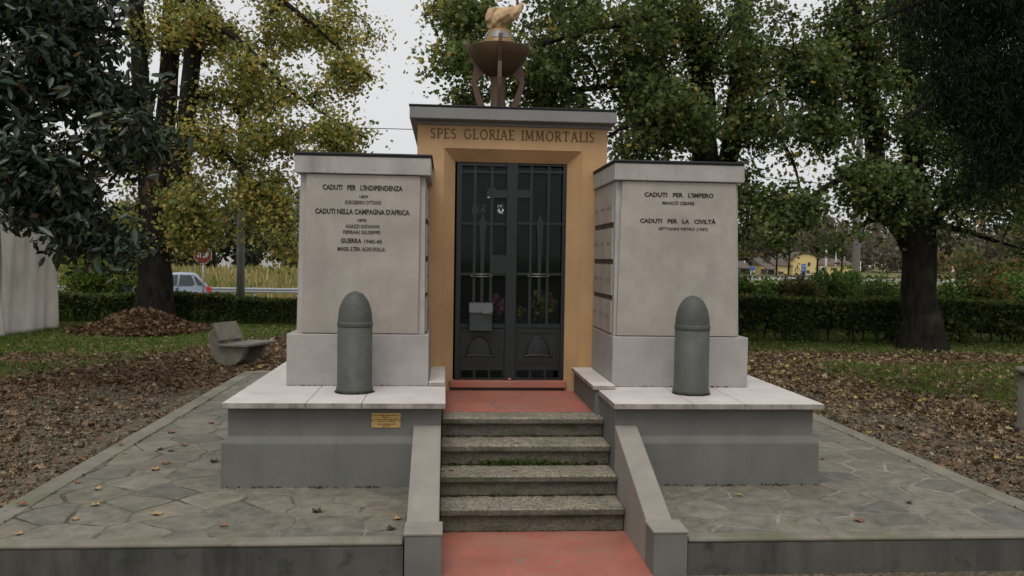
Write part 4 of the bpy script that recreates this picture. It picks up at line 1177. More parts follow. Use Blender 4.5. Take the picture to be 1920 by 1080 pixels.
# ---- magnolia at upper left, near
YG = 10.2
g0 = Vector((-9.6, 11.2, 0))
gt = lambda px, py, d=0: at(px, py, YG+d)
stemsG = [
 ([g0+Vector((0, 0, -.1)), g0+Vector((.05, 0, 1.2)), g0+Vector((.0, .1, 2.4)), g0+Vector((.1, 0, 4.2)), g0+Vector((.2, 0, 6.5))], [.32, .24, .21, .16, .06]),
 ([g0+Vector((.02, .05, 2.0)), gt(-220, 330, .6), gt(-60, 360, .2), gt(90, 370, 0), gt(200, 430, -.1)], [.12, .10, .08, .05, .015]),
 ([g0+Vector((.02, .05, 2.8)), gt(-220, 160, .6), gt(-40, 180, .2), gt(110, 180, 0), gt(260, 190, -.1)], [.12, .10, .08, .05, .015]),
 ([g0+Vector((.05, .05, 3.6)), gt(-180, 10, .6), gt(-20, 20, .2), gt(120, 40, 0), gt(240, 60, -.1)], [.12, .10, .08, .05, .015]),
]
blobsG = [B(20, 60, YG, 110, 80, 1.2), B(140, 60, YG, 90, 65, 1.0), B(225, 45, YG, 50, 40, .7), B(30, 170, YG, 90, 50, 1.0), B(150, 140, YG, 90, 45, .9), B(245, 155, YG, 48, 34, .6), B(40, 250, YG-.6, 75, 50, .9),
          B(190, 250, YG-.2, 75, 40, .8), B(250, 265, YG-.1, 45, 45, .6), B(60, 330, YG-.6, 80, 50, 1.0), B(170, 345, YG, 80, 50, .9), B(60, 400, YG-.4, 80, 30, .8), B(190, 420, YG-.2, 60, 32, .6), B(268, 370, YG, 32, 34, .5),
          B(215, 475, YG-.3, 26, 22, .3), B(130, 455, YG-.3, 35, 15, .4), B(-70, 200, YG, 110, 240, 1.6, 12000), B(60, -90, YG, 200, 80, 1.6, 9000)]
MAG = [(.020, .036, .020), (.028, .046, .026), (.040, .058, .034), (.062, .068, .030), (.10, .065, .035)]
make_tree('magnolia_tree', 'dark glossy leaved magnolia overhanging the upper left corner', g0, stemsG, blobsG, 620, 17000, .135, MAG, [32, 34, 22, 8, 4], M['glossy'], tmpl=LONG, lf=LEAF_F,
          spread=.15, droop=.15, seed=13, r_tip=.006, up=.2, width=.95, nmin=.25, clump=.40)

# ---- dark conifer at upper right, near
YC = 9.0
c0 = Vector((8.3, 9.4, 0))
ct = lambda px, py, d=0: at(px, py, YC+d)
stemsC = [
 ([c0+Vector((0, 0, -.1)), c0+Vector((0, 0, 1.5)), c0+Vector((.02, 0, 3.5)), c0+Vector((0, 0, 7))], [.34, .25, .2, .07]),
 ([c0+Vector((0, 0, 3.0)), ct(2020, 150), ct(1900, 130), ct(1780, 170), ct(1690, 230)], [.09, .07, .05, .03, .01]),
 ([c0+Vector((0, 0, 3.9)), ct(2020, 10), ct(1880, -20), ct(1740, 0), ct(1620, 50)], [.09, .07, .05, .03, .01]),
 ([c0+Vector((0, 0, 2.4)), ct(2020, 250), ct(1940, 240), ct(1880, 270), ct(1830, 310)], [.08, .06, .04, .02, .01]),
]
blobsC = [B(1900, 40, YC, 100, 80, .8), B(1820, 60, YC, 70, 60, .7), B(1740, 20, YC, 50, 26, .5), B(1900, 150, YC, 80, 60, .7), B(1830, 160, YC, 60, 60, .6), B(1770, 140, YC, 36, 40, .4, 1200),
          B(1900, 245, YC, 60, 34, .5), B(1850, 255, YC, 40, 36, .4), B(1980, 130, YC, 80, 170, 1.0, 9000), B(1850, -80, YC, 200, 70, 1.0, 8000)]
CON = [(.012, .022, .012), (.018, .030, .015), (.030, .040, .018)]
make_tree('yew_tree', 'near black drooping conifer overhanging the upper right corner', c0, stemsC, blobsC, 900, 52000, .085, CON, [35, 40, 25], M['needle'], tmpl=LONG, lf=LEAF_F,
          spread=.11, flat=1.4, droop=.9, seed=17, r_tip=.004, up=0, width=.30, nmin=-.3, clump=.3, sag=.05)

# ================================================================== HEDGES AND SHRUBS
def hedge(lab, A_, B_, h, w, n, seed, stuffed=True, dens_low=.35, cols=None, gap=False):
    r = np.random.default_rng(seed)
    A_ = Vector(A_); B_ = Vector(B_); L = (B_-A_).length; d = (B_-A_).normalized(); q = Vector((-d.y, d.x, 0))
    t = thing('hedge', A_.lerp(B_, .5), lab, 'hedge', 'clipped hedges along the edge of the park')
    s = MB()
    for i in range(int(L/.22)):
        p = A_+d*(i*.22+r.uniform(-.08, .08))+q*r.uniform(-w*.25, w*.25)
        top = p+Vector((r.uniform(-.12, .12), 0, h*.8)); mid = p.lerp(top, .5)+Vector((r.uniform(-.06, .06), 0, 0))
        s.tube([p, mid, top], [.022, .016, .008], 5, cap=False)
        for kk in range(3):
            z = r.uniform(.15, .6)*h; b_ = p+Vector((0, 0, z)); s.tube([b_, b_+Vector((r.uniform(-.25, .25), r.uniform(-.15, .15), .22))], [.010, .004], 4, cap=False)
    s.build('stems', M['stem'], t, recalc=False)
    u = r.random(n)*L; z = h*r.random(n)**.62
    edge = r.random(n) < .72
    v = np.where(edge, np.sign(r.normal(size=n))*w*.5*(1-.12*r.random(n)), (r.random(n)-.5)*w)
    topm = r.random(n) < .22; z = np.where(topm, h*(1-.05*r.random(n)), z); v = np.where(topm, (r.random(n)-.5)*w, v)
    f = np.sin(u*5.1+1.3*seed)+np.sin(u*2.3+z*7)+np.sin(z*9+u*3.7)
    keep = (z > h*.5) | (f+r.normal(size=n)*.8 > (1-z/(h*.5))*2.4-.7)
    u, z, v = u[keep], z[keep], v[keep]; m = len(u)
    z = z+np.sin(u*1.7+seed)*.03+r.normal(size=m)*.02; v = v+np.sin(u*2.9)*.04
    P = np.array(A_)[None]+u[:, None]*np.array(d)[None]+v[:, None]*np.array(q)[None]; P[:, 2] += np.maximum(z, .02)
    D = r.normal(size=(m, 3)); Nn = r.normal(size=(m, 3)); Nn[:, 2] += .5
    cols = cols or [(.046, .068, .024), (.070, .100, .032), (.115, .140, .042), (.20, .16, .045)]
    cc = np.array(cols); ix = r.choice(len(cc), m, p=[.42, .36, .18, .04])
    C = np.clip(cc[ix]*(1+r.normal(size=(m, 1))*.22), .003, .6)
    scatter('foliage', P, D, Nn, .075*np.clip(1+r.normal(size=m)*.25, .5, 1.6), LEAF, LEAF_F, C, M['leaf'], t)
    return t
YH = 21.6
hedge('long clipped hedge between the white tent and the gap by the concrete pole', (at(60, 560, YH).x, YH, 0), (at(434, 560, YH).x, YH, 0), .68, .7, 11500, 21)
hedge('short clipped hedge right of the gap, running behind the left pillar', (at(446, 560, YH).x, YH, 0), (at(760, 560, YH).x, YH+.1, 0), .60, .7, 8000, 22)
hedge('long dark clipped hedge behind the trunk of the forked tree', (at(1230, 560, 18.2).x, 18.3, 0), (at(2080, 560, 17.9).x, 17.9, 0), .92, .9, 30000, 23)

def bush(name, lab, c, rx, ry, h, n, ls, cols, wts, seed, group=None, tmpl=LEAF, width=None, up=.5, cat='shrub'):
    r = np.random.default_rng(seed); c = Vector(c)
    t = thing(name, c, lab, cat, group)
    s = MB(); tips = []
    for i in range(26):
        a = r.uniform(0, 6.28); q = r.random()**.5
        tip = c+Vector((math.cos(a)*rx*q*.95, math.sin(a)*ry*q*.95, h*(1-.38*q*q)*r.uniform(.72, 1.06)))
        b_ = c+Vector((math.cos(a)*rx*q*.35, math.sin(a)*ry*q*.35, 0)); mid = b_.lerp(tip, .55)+Vector((0, 0, .06*h))
        s.tube([b_, mid, tip], [.018, .012, .004], 5, cap=False)
        for u in (.35, .55, .7, .85, 1.0): tips.append(b_.lerp(tip, u)+Vector((0, 0, .06*h*math.sin(3.14*u))))
    s.build('stems', M['stem'], t, recalc=False)
    T = np.array([tuple(v) for v in tips]); pk = r.integers(0, len(T), n)
    P = T[pk]+r.normal(size=(n, 3))*np.array([rx*.15, ry*.15, h*.09])
    P[:, 2] = np.maximum(P[:, 2], .03)
    D = r.normal(size=(n, 3)); D[:, 2] += .3; Nn = r.normal(size=(n, 3)); Nn[:, 2] += up
    cc = np.array(cols); w_ = np.array(wts)/sum(wts); ix = r.choice(len(cc), n, p=w_)
    C = np.clip(cc[ix]*(1+r.normal(size=(n, 1))*.22), .003, .7)
    S = ls*np.clip(1+r.normal(size=n)*.25, .5, 1.6)
    scatter('foliage', P, D, Nn, S, tmpl, LEAF_F, C, M['leaf'], t, W=None if width is None else S*width)
    return t
pb0 = at(200, 540, 24.2)
bush('bamboo_shrub', 'loose yellow green shrub behind the hedge beside the white tent', (pb0.x, 24.2, 0), 1.35, .9, 1.75, 5200, .13, [(.14, .19, .035), (.10, .15, .03), (.20, .22, .05)], [5, 4, 2], 31, tmpl=LONG)
sx = [(1400, 20.6, 1.45, 0), (1450, 21.3, 1.25, 1), (1500, 20.8, 1.5, 3), (1545, 21.6, 1.55, 0), (1590, 22.0, 1.5, 1), (1650, 20.7, 1.45, 2), (1690, 21.5, 1.25, 1), (1790, 20.9, 1.3, 0), (1850, 20.6, 1.5, 4), (1905, 21.2, 1.45, 1), (1960, 20.8, 1.4, 2)]
kinds = [('dense mid green weedy shrub', [(.085, .140, .035), (.115, .18, .042), (.055, .09, .025)]), ('bright leafy shrub with pale tips', [(.12, .19, .045), (.17, .24, .07), (.07, .12, .03)]),
         ('narrow leaved green shrub', [(.09, .145, .04), (.13, .18, .045), (.06, .09, .03)]), ('shrub with brown seed heads', [(.06, .09, .022), (.13, .085, .045), (.16, .11, .06)]), ('russet tipped shrub', [(.06, .09, .022), (.19, .10, .035), (.09, .10, .03)])]
where = ['just right of the right pillar', 'left of the blue road sign', 'below the blue road sign', 'below the flagpoles', 'hard against the concrete pole', 'right of the concrete pole', 'left of the forked trunk', 'under the warning sign', 'below the rusty bush at right', 'near the right frame edge', 'at the right frame edge']
for i, (px, y, h, kd) in enumerate(sx):
    bush('shrub', kinds[kd][0]+' behind the right hedge, '+where[i], (at(px, 560, y).x, y, 0), .62, .5, h*.96, 4600, .085, kinds[kd][1], [5, 3, 2], 40+i, 'wild shrubs behind the right hedge', tmpl=LONG if kd in (2, 3) else LEAF)

# ================================================================== LAWN, LITTER, SCATTERED LEAVES
def ground_z(x, y):
    z = .02*np.sin(x*1.3+.7*y)*np.cos(y*.9-.4*x)-.02
    return np.where((np.abs(x-.6) > 3.6) & (y > 4) & (y < 30), z, 0)

def on_terrace(x, y): return (x > KX0-.02) & (x < KX1+.02) & (y < KY1+.02)

# fallen leaves: thick in the belts, thinner on the gravel and in the grass
def litter(n, seed):
    r = np.random.default_rng(seed)
    y = 4.2+17.5*r.random(n)**.8; x = (r.random(n)-.5)*(y*1.36+1.5)+y*.065
    g, l, f = zones(x, y)
    nse = np.sin(x*2.9+y)*np.sin(y*3.7-x*1.3)+np.sin(x*7.1-y*2.2)*np.sin(y*6.3+x*2.0)
    near = np.abs(x-np.where(x < .6, KX0, KX1))
    dens = .16+.84*l*np.where(x < 0, 1-.93*g, 1-.86*g)*np.where(y > 15, 1-.75*g, 1)+.14*sstep(.0, 1.2, near)
    dens = dens*(.75+.5*nse)
    # the leaves drift into heaps along the edge of the gravel
    k = (~on_terrace(x, y)) & (r.random(n) < dens)
    x, y = x[k], y[k]; m = len(x)
    P = np.stack([x, y, ground_z(x, y)+.006+.022*r.random(m)*zones(x, y)[1]], -1)
    D = r.normal(size=(m, 3)); D[:, 2] *= .28; N = r.normal(size=(m, 3))*.42; N[:, 2] += 1
    cc = np.array([(.130, .082, .047), (.178, .116, .068), (.225, .165, .105), (.072, .050, .034), (.32, .255, .155), (.38, .30, .10)])
    pr = np.where((x > 2)[:, None], np.array([.27, .25, .16, .18, .08, .06])[None], np.array([.32, .30, .17, .17, .035, .005])[None])
    ix = (r.random(m)[:, None] > np.cumsum(pr, 1)).sum(1).clip(0, 5)
    C = np.clip(cc[ix]*(1+r.normal(size=(m, 1))*.25), .004, .7)
    S = .040*np.clip(np.exp(r.normal(size=m)*.40), .35, 2.3)
    o = scatter('fallen_leaves', P, D, N, S, MAPLE*np.array([1, 1, 2.2]), MAPLE_F, C, M['litter'])
    tag(o, 'brown fallen leaves strewn over the gravel and lawn around the terrace', 'fallen leaves', kind='stuff')
litter(330000, 51)

def grass(n, seed):
    r = np.random.default_rng(seed)
    y = 9.5+13.5*r.random(n)**.9; x = (r.random(n)-.5)*(y*1.36+1.5)+y*.065
    g, l, f = zones(x, y)
    nse = np.sin(x*3.3+y*1.7)*np.sin(y*2.9-x)+.6*np.sin(x*8.1+y*3)*np.sin(y*7.3)
    k = (~on_terrace(x, y)) & (r.random(n) < g*(.8+.45*nse))
    x, y = x[k], y[k]; m = len(x)
    P = np.stack([x, y, ground_z(x, y)-.004], -1)
    D = r.normal(size=(m, 3))*.45; D[:, 2] = 1; N = r.normal(size=(m, 3)); N[:, 2] *= .3
    cc = np.array([(.100, .155, .034), (.135, .195, .046), (.072, .112, .027), (.19, .20, .07)])
    C = np.clip(cc[r.choice(4, m, p=[.38, .32, .2, .1])]*(1+r.normal(size=(m, 1))*.2), .004, .7)
    S = .062*np.clip(1+r.normal(size=m)*.35, .4, 2.0)
    W = np.full(m, .028)*np.clip(y/13, .8, 1.4)
    T3 = np.array([(-.3, 0, 0), (.3, 0, 0), (.16, .6, .1), (0, 1, .32)])
    o = scatter('grass', P, D, N, S, T3, [(0, 1, 2, 3)], C, M['grassleaf'], W=W)
    tag(o, 'short ragged grass of the park lawn on both sides of the monument', 'grass', kind='stuff')
grass(330000, 52)

def gravel_bits(n, seed):
    r = np.random.default_rng(seed)
    y = 4.3+8.5*r.random(n)**.75; x = (r.random(n)-.5)*(y*1.36+1.5)+y*.065
    g, l, f = zones(x, y)
    k = (~on_terrace(x, y)) & (r.random(n) < (1-.55*l)*(1-.8*g)) & (np.abs(x-.5) > 1.2)
    x, y = x[k], y[k]; m = len(x)
    P = np.stack([x, y, ground_z(x, y)+.003], -1); D = r.normal(size=(m, 3)); D[:, 2] *= .35; N = r.normal(size=(m, 3))*.5; N[:, 2] += 1
    cc = np.array([(.205, .172, .122), (.150, .122, .085), (.092, .072, .050), (.055, .043, .030), (.27, .23, .165)])
    C = np.clip(cc[r.choice(5, m, p=[.24, .28, .24, .18, .06])]*(1+r.normal(size=(m, 1))*.2), .004, .6)
    T = np.array([(0, -.3, 0), (.4, .1, .25), (.25, .6, .2), (-.3, .55, .25), (-.42, .05, .2)])
    o = scatter('gravel', P, D, N, .020*np.clip(np.exp(r.normal(size=m)*.4), .4, 2.4), T, [(0, 1, 2, 3, 4)], C, M['litter'])
    tag(o, 'grey brown gravel and crumbs around the terrace edging', 'gravel', kind='stuff')
gravel_bits(120000, 53)

# moss and crumbs gathered in the corners of the masonry
def moss(seed):
    r = np.random.default_rng(seed); L = []
    def line(p, q, n, w=.010, up=.004):
        u = r.random(n); f = np.sin(u*23+p[0]*7)+np.sin(u*61+p[1]*5)+r.normal(size=n)*.6
        u = u[f > .25]; m = len(u)
        L.append(np.array(p)[None]*(1-u[:, None])+np.array(q)[None]*u[:, None]+np.abs(r.normal(size=(m, 3)))*np.array([0, -w, up]))
    yb_ = 5.5638
    line((-1.43, yb_, PZ), (-.2, yb_, PZ), 520); line((1.29, yb_, PZ), (2.55, yb_, PZ), 520)
    for i, z in enumerate([0.006]+ZT[:3]): line((SX0+.01, NY0+i*RUN+.028, z), (SX1-.01, NY0+i*RUN+.028, z), [250, 900, 1500, 900][i], .006, .005 if i != 2 else .012)
    line((SX0+.004, 5.95, ZT[3]), (SX0+.004, 6.3, ZT[3]), 200); line((-.24, 7.15, ZT[3]), (-.05, 7.15, ZT[3]), 120)
    line((-2.42, 4.62, PZ), (-2.42, 9.5, PZ), 500, 0, .004); line((3.56, 4.6, PZ), (3.56, 9.0, PZ), 350, 0, .004)
    for x0_, x1_ in ((-1.143, -.118), (1.248, 2.284)): line((x0_, 6.252, ZS), (x1_, 6.252, ZS), 260, .004, .002)
    for cx_0, cy_0 in ((-.625, 5.985), (1.765, 5.965)):
        for q in range(16):
            a0, a1 = q*math.pi/8, (q+1)*math.pi/8; line((cx_0+.131*math.cos(a0), cy_0+.131*math.sin(a0), ZS), (cx_0+.131*math.cos(a1), cy_0+.131*math.sin(a1), ZS), 60, .006, .002)
    P = np.concatenate(L); m = len(P)
    cc = np.array([(.040, .052, .016), (.060, .075, .022), (.030, .028, .018), (.055, .045, .030)])
    C = cc[r.choice(4, m, p=[.35, .25, .25, .15])]*(1+r.normal(size=(m, 1))*.2)
    o = scatter('moss', P, r.normal(size=(m, 3)), r.normal(size=(m, 3)), 0.0085*np.clip(np.exp(r.normal(size=m)*.4), .4, 2.0), LEAF, LEAF_F, np.clip(C, .004, .4), M['litter'])
    tag(o, 'dark moss and crumbs along the feet of the walls and steps', 'moss', kind='stuff')
moss(54)
r = np.random.default_rng(55); n = 2600
u = np.concatenate([r.normal(.42, .09, n//2), r.normal(.66, .12, n//2)]); u = np.clip(u, .02, 1.1)
P = np.stack([u, np.full(n, NY0+2*RUN+.0305)-.004*r.random(n), ZT[1]+np.abs(r.normal(size=n))*.017], -1)
mg = scatter('moss', P, r.normal(size=(n, 3)), r.normal(size=(n, 3)), .010*np.clip(np.exp(r.normal(size=n)*.4), .4, 2.0), LEAF, LEAF_F, palette(n, [(.075, .105, .020), (.055, .075, .018), (.10, .12, .03)], [3, 3, 1]), M['litter'])
tag(mg, 'bright green moss growing on the third riser of the stairs', 'moss', kind='stuff')

# single leaves lying on the terrace and steps
leaf_protos = []
def one_leaf(x, y, z, s, a, col, first, grp='dry leaves lying on the terrace'):
    r = random.Random(int(x*997+y*131))
    V = MAPLE*np.array([s, s, s*1.5]); V[:, 1] -= s*.5
    b = MB(); ca, sa = math.cos(a), math.sin(a)
    vs = [(x+p[0]*ca-p[1]*sa, y+p[0]*sa+p[1]*ca, z+.004+max(0, p[2])+(.3*s*abs(p[0]/s)**2)) for p in V]
    b.add(vs, MAPLE_F)
    o = b.build('fallen_leaf', LM[col], origin=(x, y, z), recalc=False)
    return tag(o, {'tan': 'small tan leaf lying on the grey stone terrace', 'rust': 'small rust brown leaf lying on the grey stone terrace', 'dark': 'dark curled leaf lying on the grey stone terrace', 'step': 'small tan leaf lying on a tread of the stairs'}[first], 'leaf', grp+' '+first)
LM = {'tan': plain('tan leaf', (.36, .23, .10), .7, var=.3, scale=30, bmp=.1), 'rust': plain('rust leaf', (.22, .095, .045), .7, var=.3, scale=30, bmp=.1), 'dark': plain('dark leaf', (.045, .03, .022), .7, var=.3, scale=30, bmp=.1)}
def gpx(px, py, z):
    d = _F+_R*((px-960)/F_PX)-_U*((py-540)/F_PX); t = (z-CH)/d.z; p = Vector((0, 0, CH))+d*t; return p.x, p.y
lr_ = random.Random(4)
for px, py, c in ((145, 905, 'rust'), (225, 836, 'rust'), (232, 851, 'tan'), (323, 812, 'rust'), (149, 865, 'rust'), (176, 948, 'tan'), (140, 974, 'tan'), (38, 1002, 'tan'), (44, 950, 'rust'), (292, 965, 'tan'), (419, 987, 'rust'), (293, 881, 'tan'),
                  (310, 869, 'rust'), (183, 918, 'tan'), (300, 843, 'dark'), (320, 846, 'dark'), (404, 866, 'dark'), (395, 794, 'rust'), (345, 836, 'rust'), (597, 960, 'dark'), (744, 974, 'tan'), (732, 993, 'dark'),
                  (1541, 861, 'rust'), (1609, 977, 'rust'), (1388, 930, 'tan'), (1705, 944, 'dark')):
    x, y = gpx(px, py, PZ); one_leaf(x, y, PZ+(.012 if (x < KX0+.16 or y < KY0+.1) else 0), lr_.uniform(.045, .075), lr_.uniform(0, 6), c, c)
for px, py, k in ((968, 831, 2), (965, 883, 1), (832, 883, 1), (845, 882, 1)):
    x, y = gpx(px, py, ZT[k]); one_leaf(x, y, ZT[k], .04, lr_.uniform(0, 6), 'tan', 'step')

# leaf heap at the foot of the left tree
hp = at(262, 600, 19.2); hx, hy = hp.x, 19.3
lh = thing('leaf_heap', (hx, hy, 0), 'heap of raked brown leaves at the foot of the yellowing lime tree', 'leaf heap')
prof = [(1.15, -.03), (1.0, .05), (.78, .15), (.55, .27), (.32, .36), (.12, .40), (.001, .41)]
mo = MB().lathe([(a, b_) for a, b_ in prof], (hx, hy, 0), 28, cap=False).build('mound', plain('packed leaves', (.05, .03, .018), .95, var=.5, scale=10, fine=40, bmp=.6), lh)
n = 6500; r = np.random.default_rng(61); q = np.sqrt(r.random(n))*1.5; a = r.random(n)*6.283
hh = np.interp(q, [0, .12, .32, .55, .78, 1.0, 1.15, 1.8], [.41, .40, .36, .27, .15, .05, -.01, -.02])
P = np.stack([hx+q*np.cos(a), hy+q*np.sin(a), np.maximum(hh, 0)+.02+.03*r.random(n)], -1)
D = r.normal(size=(n, 3)); D[:, 2] *= .5; N_ = r.normal(size=(n, 3))*.6; N_[:, 2] += 1
cc = np.array([(.115, .068, .038), (.16, .10, .056), (.065, .043, .028), (.22, .15, .085)])
scatter('leaves', P, D, N_, .085*np.clip(1+r.normal(size=n)*.3, .5, 1.7), MAPLE*np.array([1, 1, 2]), MAPLE_F, np.clip(cc[r.choice(4, n, p=[.34, .3, .26, .10])]*(1+r.normal(size=(n, 1))*.25), .004, .6), M['litter'], lh)

# ================================================================== PARK FURNITURE
# concrete bench: two half-round supports carrying a seat slab and a tilted back slab
bax = Vector((.42, 1.05, 0)).normalized(); bfr = Vector((bax.y, -bax.x, 0))          # along the bench, and the way it faces
bc = Vector((-3.36, 13.5, 0))
bn = thing('park_bench', bc, 'weathered concrete bench with half round supports on the leafy ground at left', 'bench')
BS = .80
def bp_(u, f, z): return bc+bax*u*BS+bfr*f*BS+Vector((0, 0, z*BS))
def bprism(outl, u0, u1):
    n = len(outl); vs = [bp_(u0, f, z) for f, z in outl]+[bp_(u1, f, z) for f, z in outl]
    return vs, [tuple(range(n)), tuple(range(2*n-1, n-1, -1))]+[(i, i+n, (i+1) % n+n, (i+1) % n) for i in range(n)]
sup = [(.15, -.04), (.32, .10), (.40, .26), (.42, .335), (-.10, .335), (-.26, .68), (-.36, .66)]+[(-.40+.0*k, .58-.1*k) for k in range(1)]
sup += [(-.42, .42), (-.38, .24), (-.28, .08), (-.12, -.04)]
for u in (.02, .66):
    s_ = MB().add(*bprism(sup, u-.06, u+.06)).build('support', M['bench'], bn); bevel(s_, .012)
s_ = MB().add(*bprism([(-.16, .337), (.50, .355), (.50, .41), (-.16, .392)], -.12, .94)).build('seat', M['bench'], bn); bevel(s_, .01)
s_ = MB().add(*bprism([(-.135, .44), (-.075, .46), (-.235, .80), (-.295, .775)], -.12, .60)).build('backrest', M['bench'], bn); bevel(s_, .01)

# concrete litter bin cut by the right frame edge
lbn = thing('litter_bin', (6.22, 8.3, 0), 'round concrete litter bin with a flat rim at the right edge of the photo', 'bin')
MB().lathe([(.285, 0), (.29, .07), (.27, .08), (.272, .60), (.25, .605)], (6.22, 8.3, -.01), 40).build('body', M['concrete'], lbn)
MB().lathe([(.20, .606), (.30, .612), (.305, .65), (.295, .66), (.20, .66)], (6.22, 8.3, -.01), 40).build('rim', M['concrete'], lbn)

# white marquee tent at left
tc = thing('marquee_tent', (-10.4, 18.4, 0), 'white fabric party tent at the left edge, lower hem wrinkled on the grass', 'tent')
P0, P1 = Vector((-8.50, 19.45, 0)), Vector((-8.72, 17.45, 0))      # the wall we see runs towards the camera
def cloth(a, b_, h, nm, seed, flare=.0):
    r = np.random.default_rng(seed); nx_, nz = 46, 22
    d = (b_-a); L = d.length; d.normalize(); nrm = Vector((d.y, -d.x, 0))
    if nrm.x < 0: nrm = -nrm
    ph = r.uniform(0, 6, 6); V_ = []; F_ = []
    for j in range(nz+1):
        for i in range(nx_+1):
            u = i/nx_*L; z = j/nz*h; low = 1-j/nz
            o_ = .035*math.sin(u*5+ph[0]+.6*z)*(.3+low)+.014*math.sin(u*15+ph[1]+z)+.022*low*low*math.sin(u*11+ph[2])+.012*math.sin(3*z+2*u+ph[3])+.02*math.sin(u*2+z*1.5+ph[5])+flare*low**3
            zz = z if j else .03*abs(math.sin(u*9+ph[4]))
            V_.append(tuple(a+d*u+nrm*o_+Vector((0, 0, zz))))
    for j in range(nz):
        for i in range(nx_): F_.append((j*(nx_+1)+i, j*(nx_+1)+i+1, (j+1)*(nx_+1)+i+1, (j+1)*(nx_+1)+i))
    m_ = MB().add(V_, F_, True).build(nm, M['tentcloth'], tc); sd_ = m_.modifiers.new('thickness', 'SOLIDIFY'); sd_.thickness = .004
    return m_
cloth(P0, P1, 2.44, 'side_wall', 1)
cloth(P1+Vector((-.02, -.05, 0)), Vector((-9.0, 14.9, 0)), 2.44, 'side_wall', 2, .12)
cloth(Vector((-12.4, 19.9, 0)), P0+Vector((-.03, .03, 0)), 2.44, 'end_wall', 3)
MB().tube([P1+Vector((-.03, -.02, 0)), P1+Vector((-.05, -.02, 1.2)), P1+Vector((-.03, -.02, 2.5))], .03, 8).build('pole', M['darkseam'], tc)
MB().tube([P0+Vector((-.06, .0, 0)), P0+Vector((-.06, .0, 2.5))], .03, 8).build('pole', M['galv'], tc)
rf = MB(); A1, A2 = P0+Vector((.06, .06, 2.42)), Vector((-8.96, 14.85, 2.42)); A3, A4 = Vector((-12.7, 15.2, 2.42)), Vector((-12.5, 20.0, 2.42)); ap = Vector((-10.7, 17.4, 3.5))
rf.add([A1, A2, A3, A4, ap, A1-Vector((0, 0, .10)), A2-Vector((0, 0, .10)), A3-Vector((0, 0, .10)), A4-Vector((0, 0, .10))], [(0, 1, 4), (1, 2, 4), (2, 3, 4), (3, 0, 4), (0, 5, 6, 1), (1, 6, 7, 2), (2, 7, 8, 3), (3, 8, 5, 0)])
rf.build('roof', M['pole'], tc)

# ================================================================== ROADSIDE THINGS, LEFT
def pole(lab, px, y, px_w, top, cat='pole', grp='concrete poles behind the hedges'):
    x = at(px, 540, y).x; rr = px_w*y/F_PX/2
    t = thing('utility_pole', (x, y, 0), lab, cat, grp)
    MB().lathe([(rr*1.08, -.1), (rr, 1.5), (rr*.72, top)], (x, y, 0), 16).build('shaft', M['pole'], t)
    MB().lathe([(rr*.80, top-.02), (rr*.86, top), (rr*.86, top+.06), (rr*.5, top+.10)], (x, y, 0), 16).build('pole_cap', M['galv'], t)
    if top > 7: MB().box(x-.5, x+.5, y-.05, y+.05, top-.5, top-.4).build('cross_bar', M['galv'], t)
    for q in ((-.4, .4) if top > 7 else ()): MB().lathe([(.03, 0), (.05, .05), (.03, .12)], (x+q, y, top-.4), 10).build('insulator', M['pole'], t)
    return x
pxl = pole('grey concrete pole standing in the gap between the two left hedges', 451, 23.6, 14.5, 5.7)
pxr = pole('grey concrete pole rising from the wild shrubs behind the right hedge', 1604, 23.2, 14.5, 8.2)
def cable(lab, a, b_, sag_, name='power_cable', n=24):
    a, b_ = Vector(a), Vector(b_); pts = []
    for i in range(n+1):
        u = i/n; p = a.lerp(b_, u); p.z -= sag_*4*u*(1-u); pts.append(p)
    tag(MB().tube(pts, .011, 5).build(name, M['wire'], origin=a.lerp(b_, .5)), lab, 'cable', 'thin cables strung between the poles')
ya, za = 23.6, at(451, 210, 23.6).z
cable('thin cable left of the chapel roof, strung between the two concrete poles', (pxl, 23.6, za-.32), (pxr, 23.2, at(1604, 245, 23.2).z), .12)
cable('lower thin cable right of the right pillar, running off to the right', (at(1200, 300, 24).x, 24.0, at(1200, 300, 24).z), (at(2050, 372, 25).x, 25, at(2050, 372, 25).z), .25)

# stop sign
sy = 25.2; sc_ = at(381, 478, sy); sp = thing('stop_sign', (sc_.x, sy, 0), 'red octagonal stop sign on a thin post near the silver car', 'sign')
MB().tube([(sc_.x, sy, -.3), (sc_.x, sy, sc_.z+.2)], .025, 8).build('post', M['galv'], sp)
oc = [(sc_.x+.27*math.cos(R_(22.5+45*k)), sc_.z+.27*math.sin(R_(22.5+45*k))) for k in range(8)]
oi = [(sc_.x+.25*math.cos(R_(22.5+45*k)), sc_.z+.25*math.sin(R_(22.5+45*k))) for k in range(8)]
MB().prism(oc, sy-.040, sy-.030).build('border', M['signwhite'], sp)
fc = MB().prism(oi, sy-.046, sy-.0405).build('plate', M['signred'], sp)
text_mesh('STOP', sc_.x-.17, sc_.x+.17, sy-.049, sc_.z-.08, sc_.z+.08, M['signwhite'], fc, 'lettering', bold=.03)

# guard rail
gr = thing('guard_rail', (-8, 41.0, 0), 'galvanised guard rail along the far side of the road', 'guard rail')
zr0, zr1 = at(500, 549, 41.0).z, at(500, 540, 41.0).z
pr_ = [(41.0, zr0), (40.94, zr0+.03), (40.94, zr0+.07), (41.0, (zr0+zr1)/2), (40.94, zr1-.07), (40.94, zr1-.03), (41.0, zr1), (41.015, zr1), (41.015, zr0)]
MB().prism(pr_, -40, -1, 'x').build('rail', M['galv'], gr)
for k in range(20):
    x = -39+2*k; MB().box(x-.05, x+.05, 41.02, 41.10, -.9, zr1+.02).build('post', M['galv'], gr)

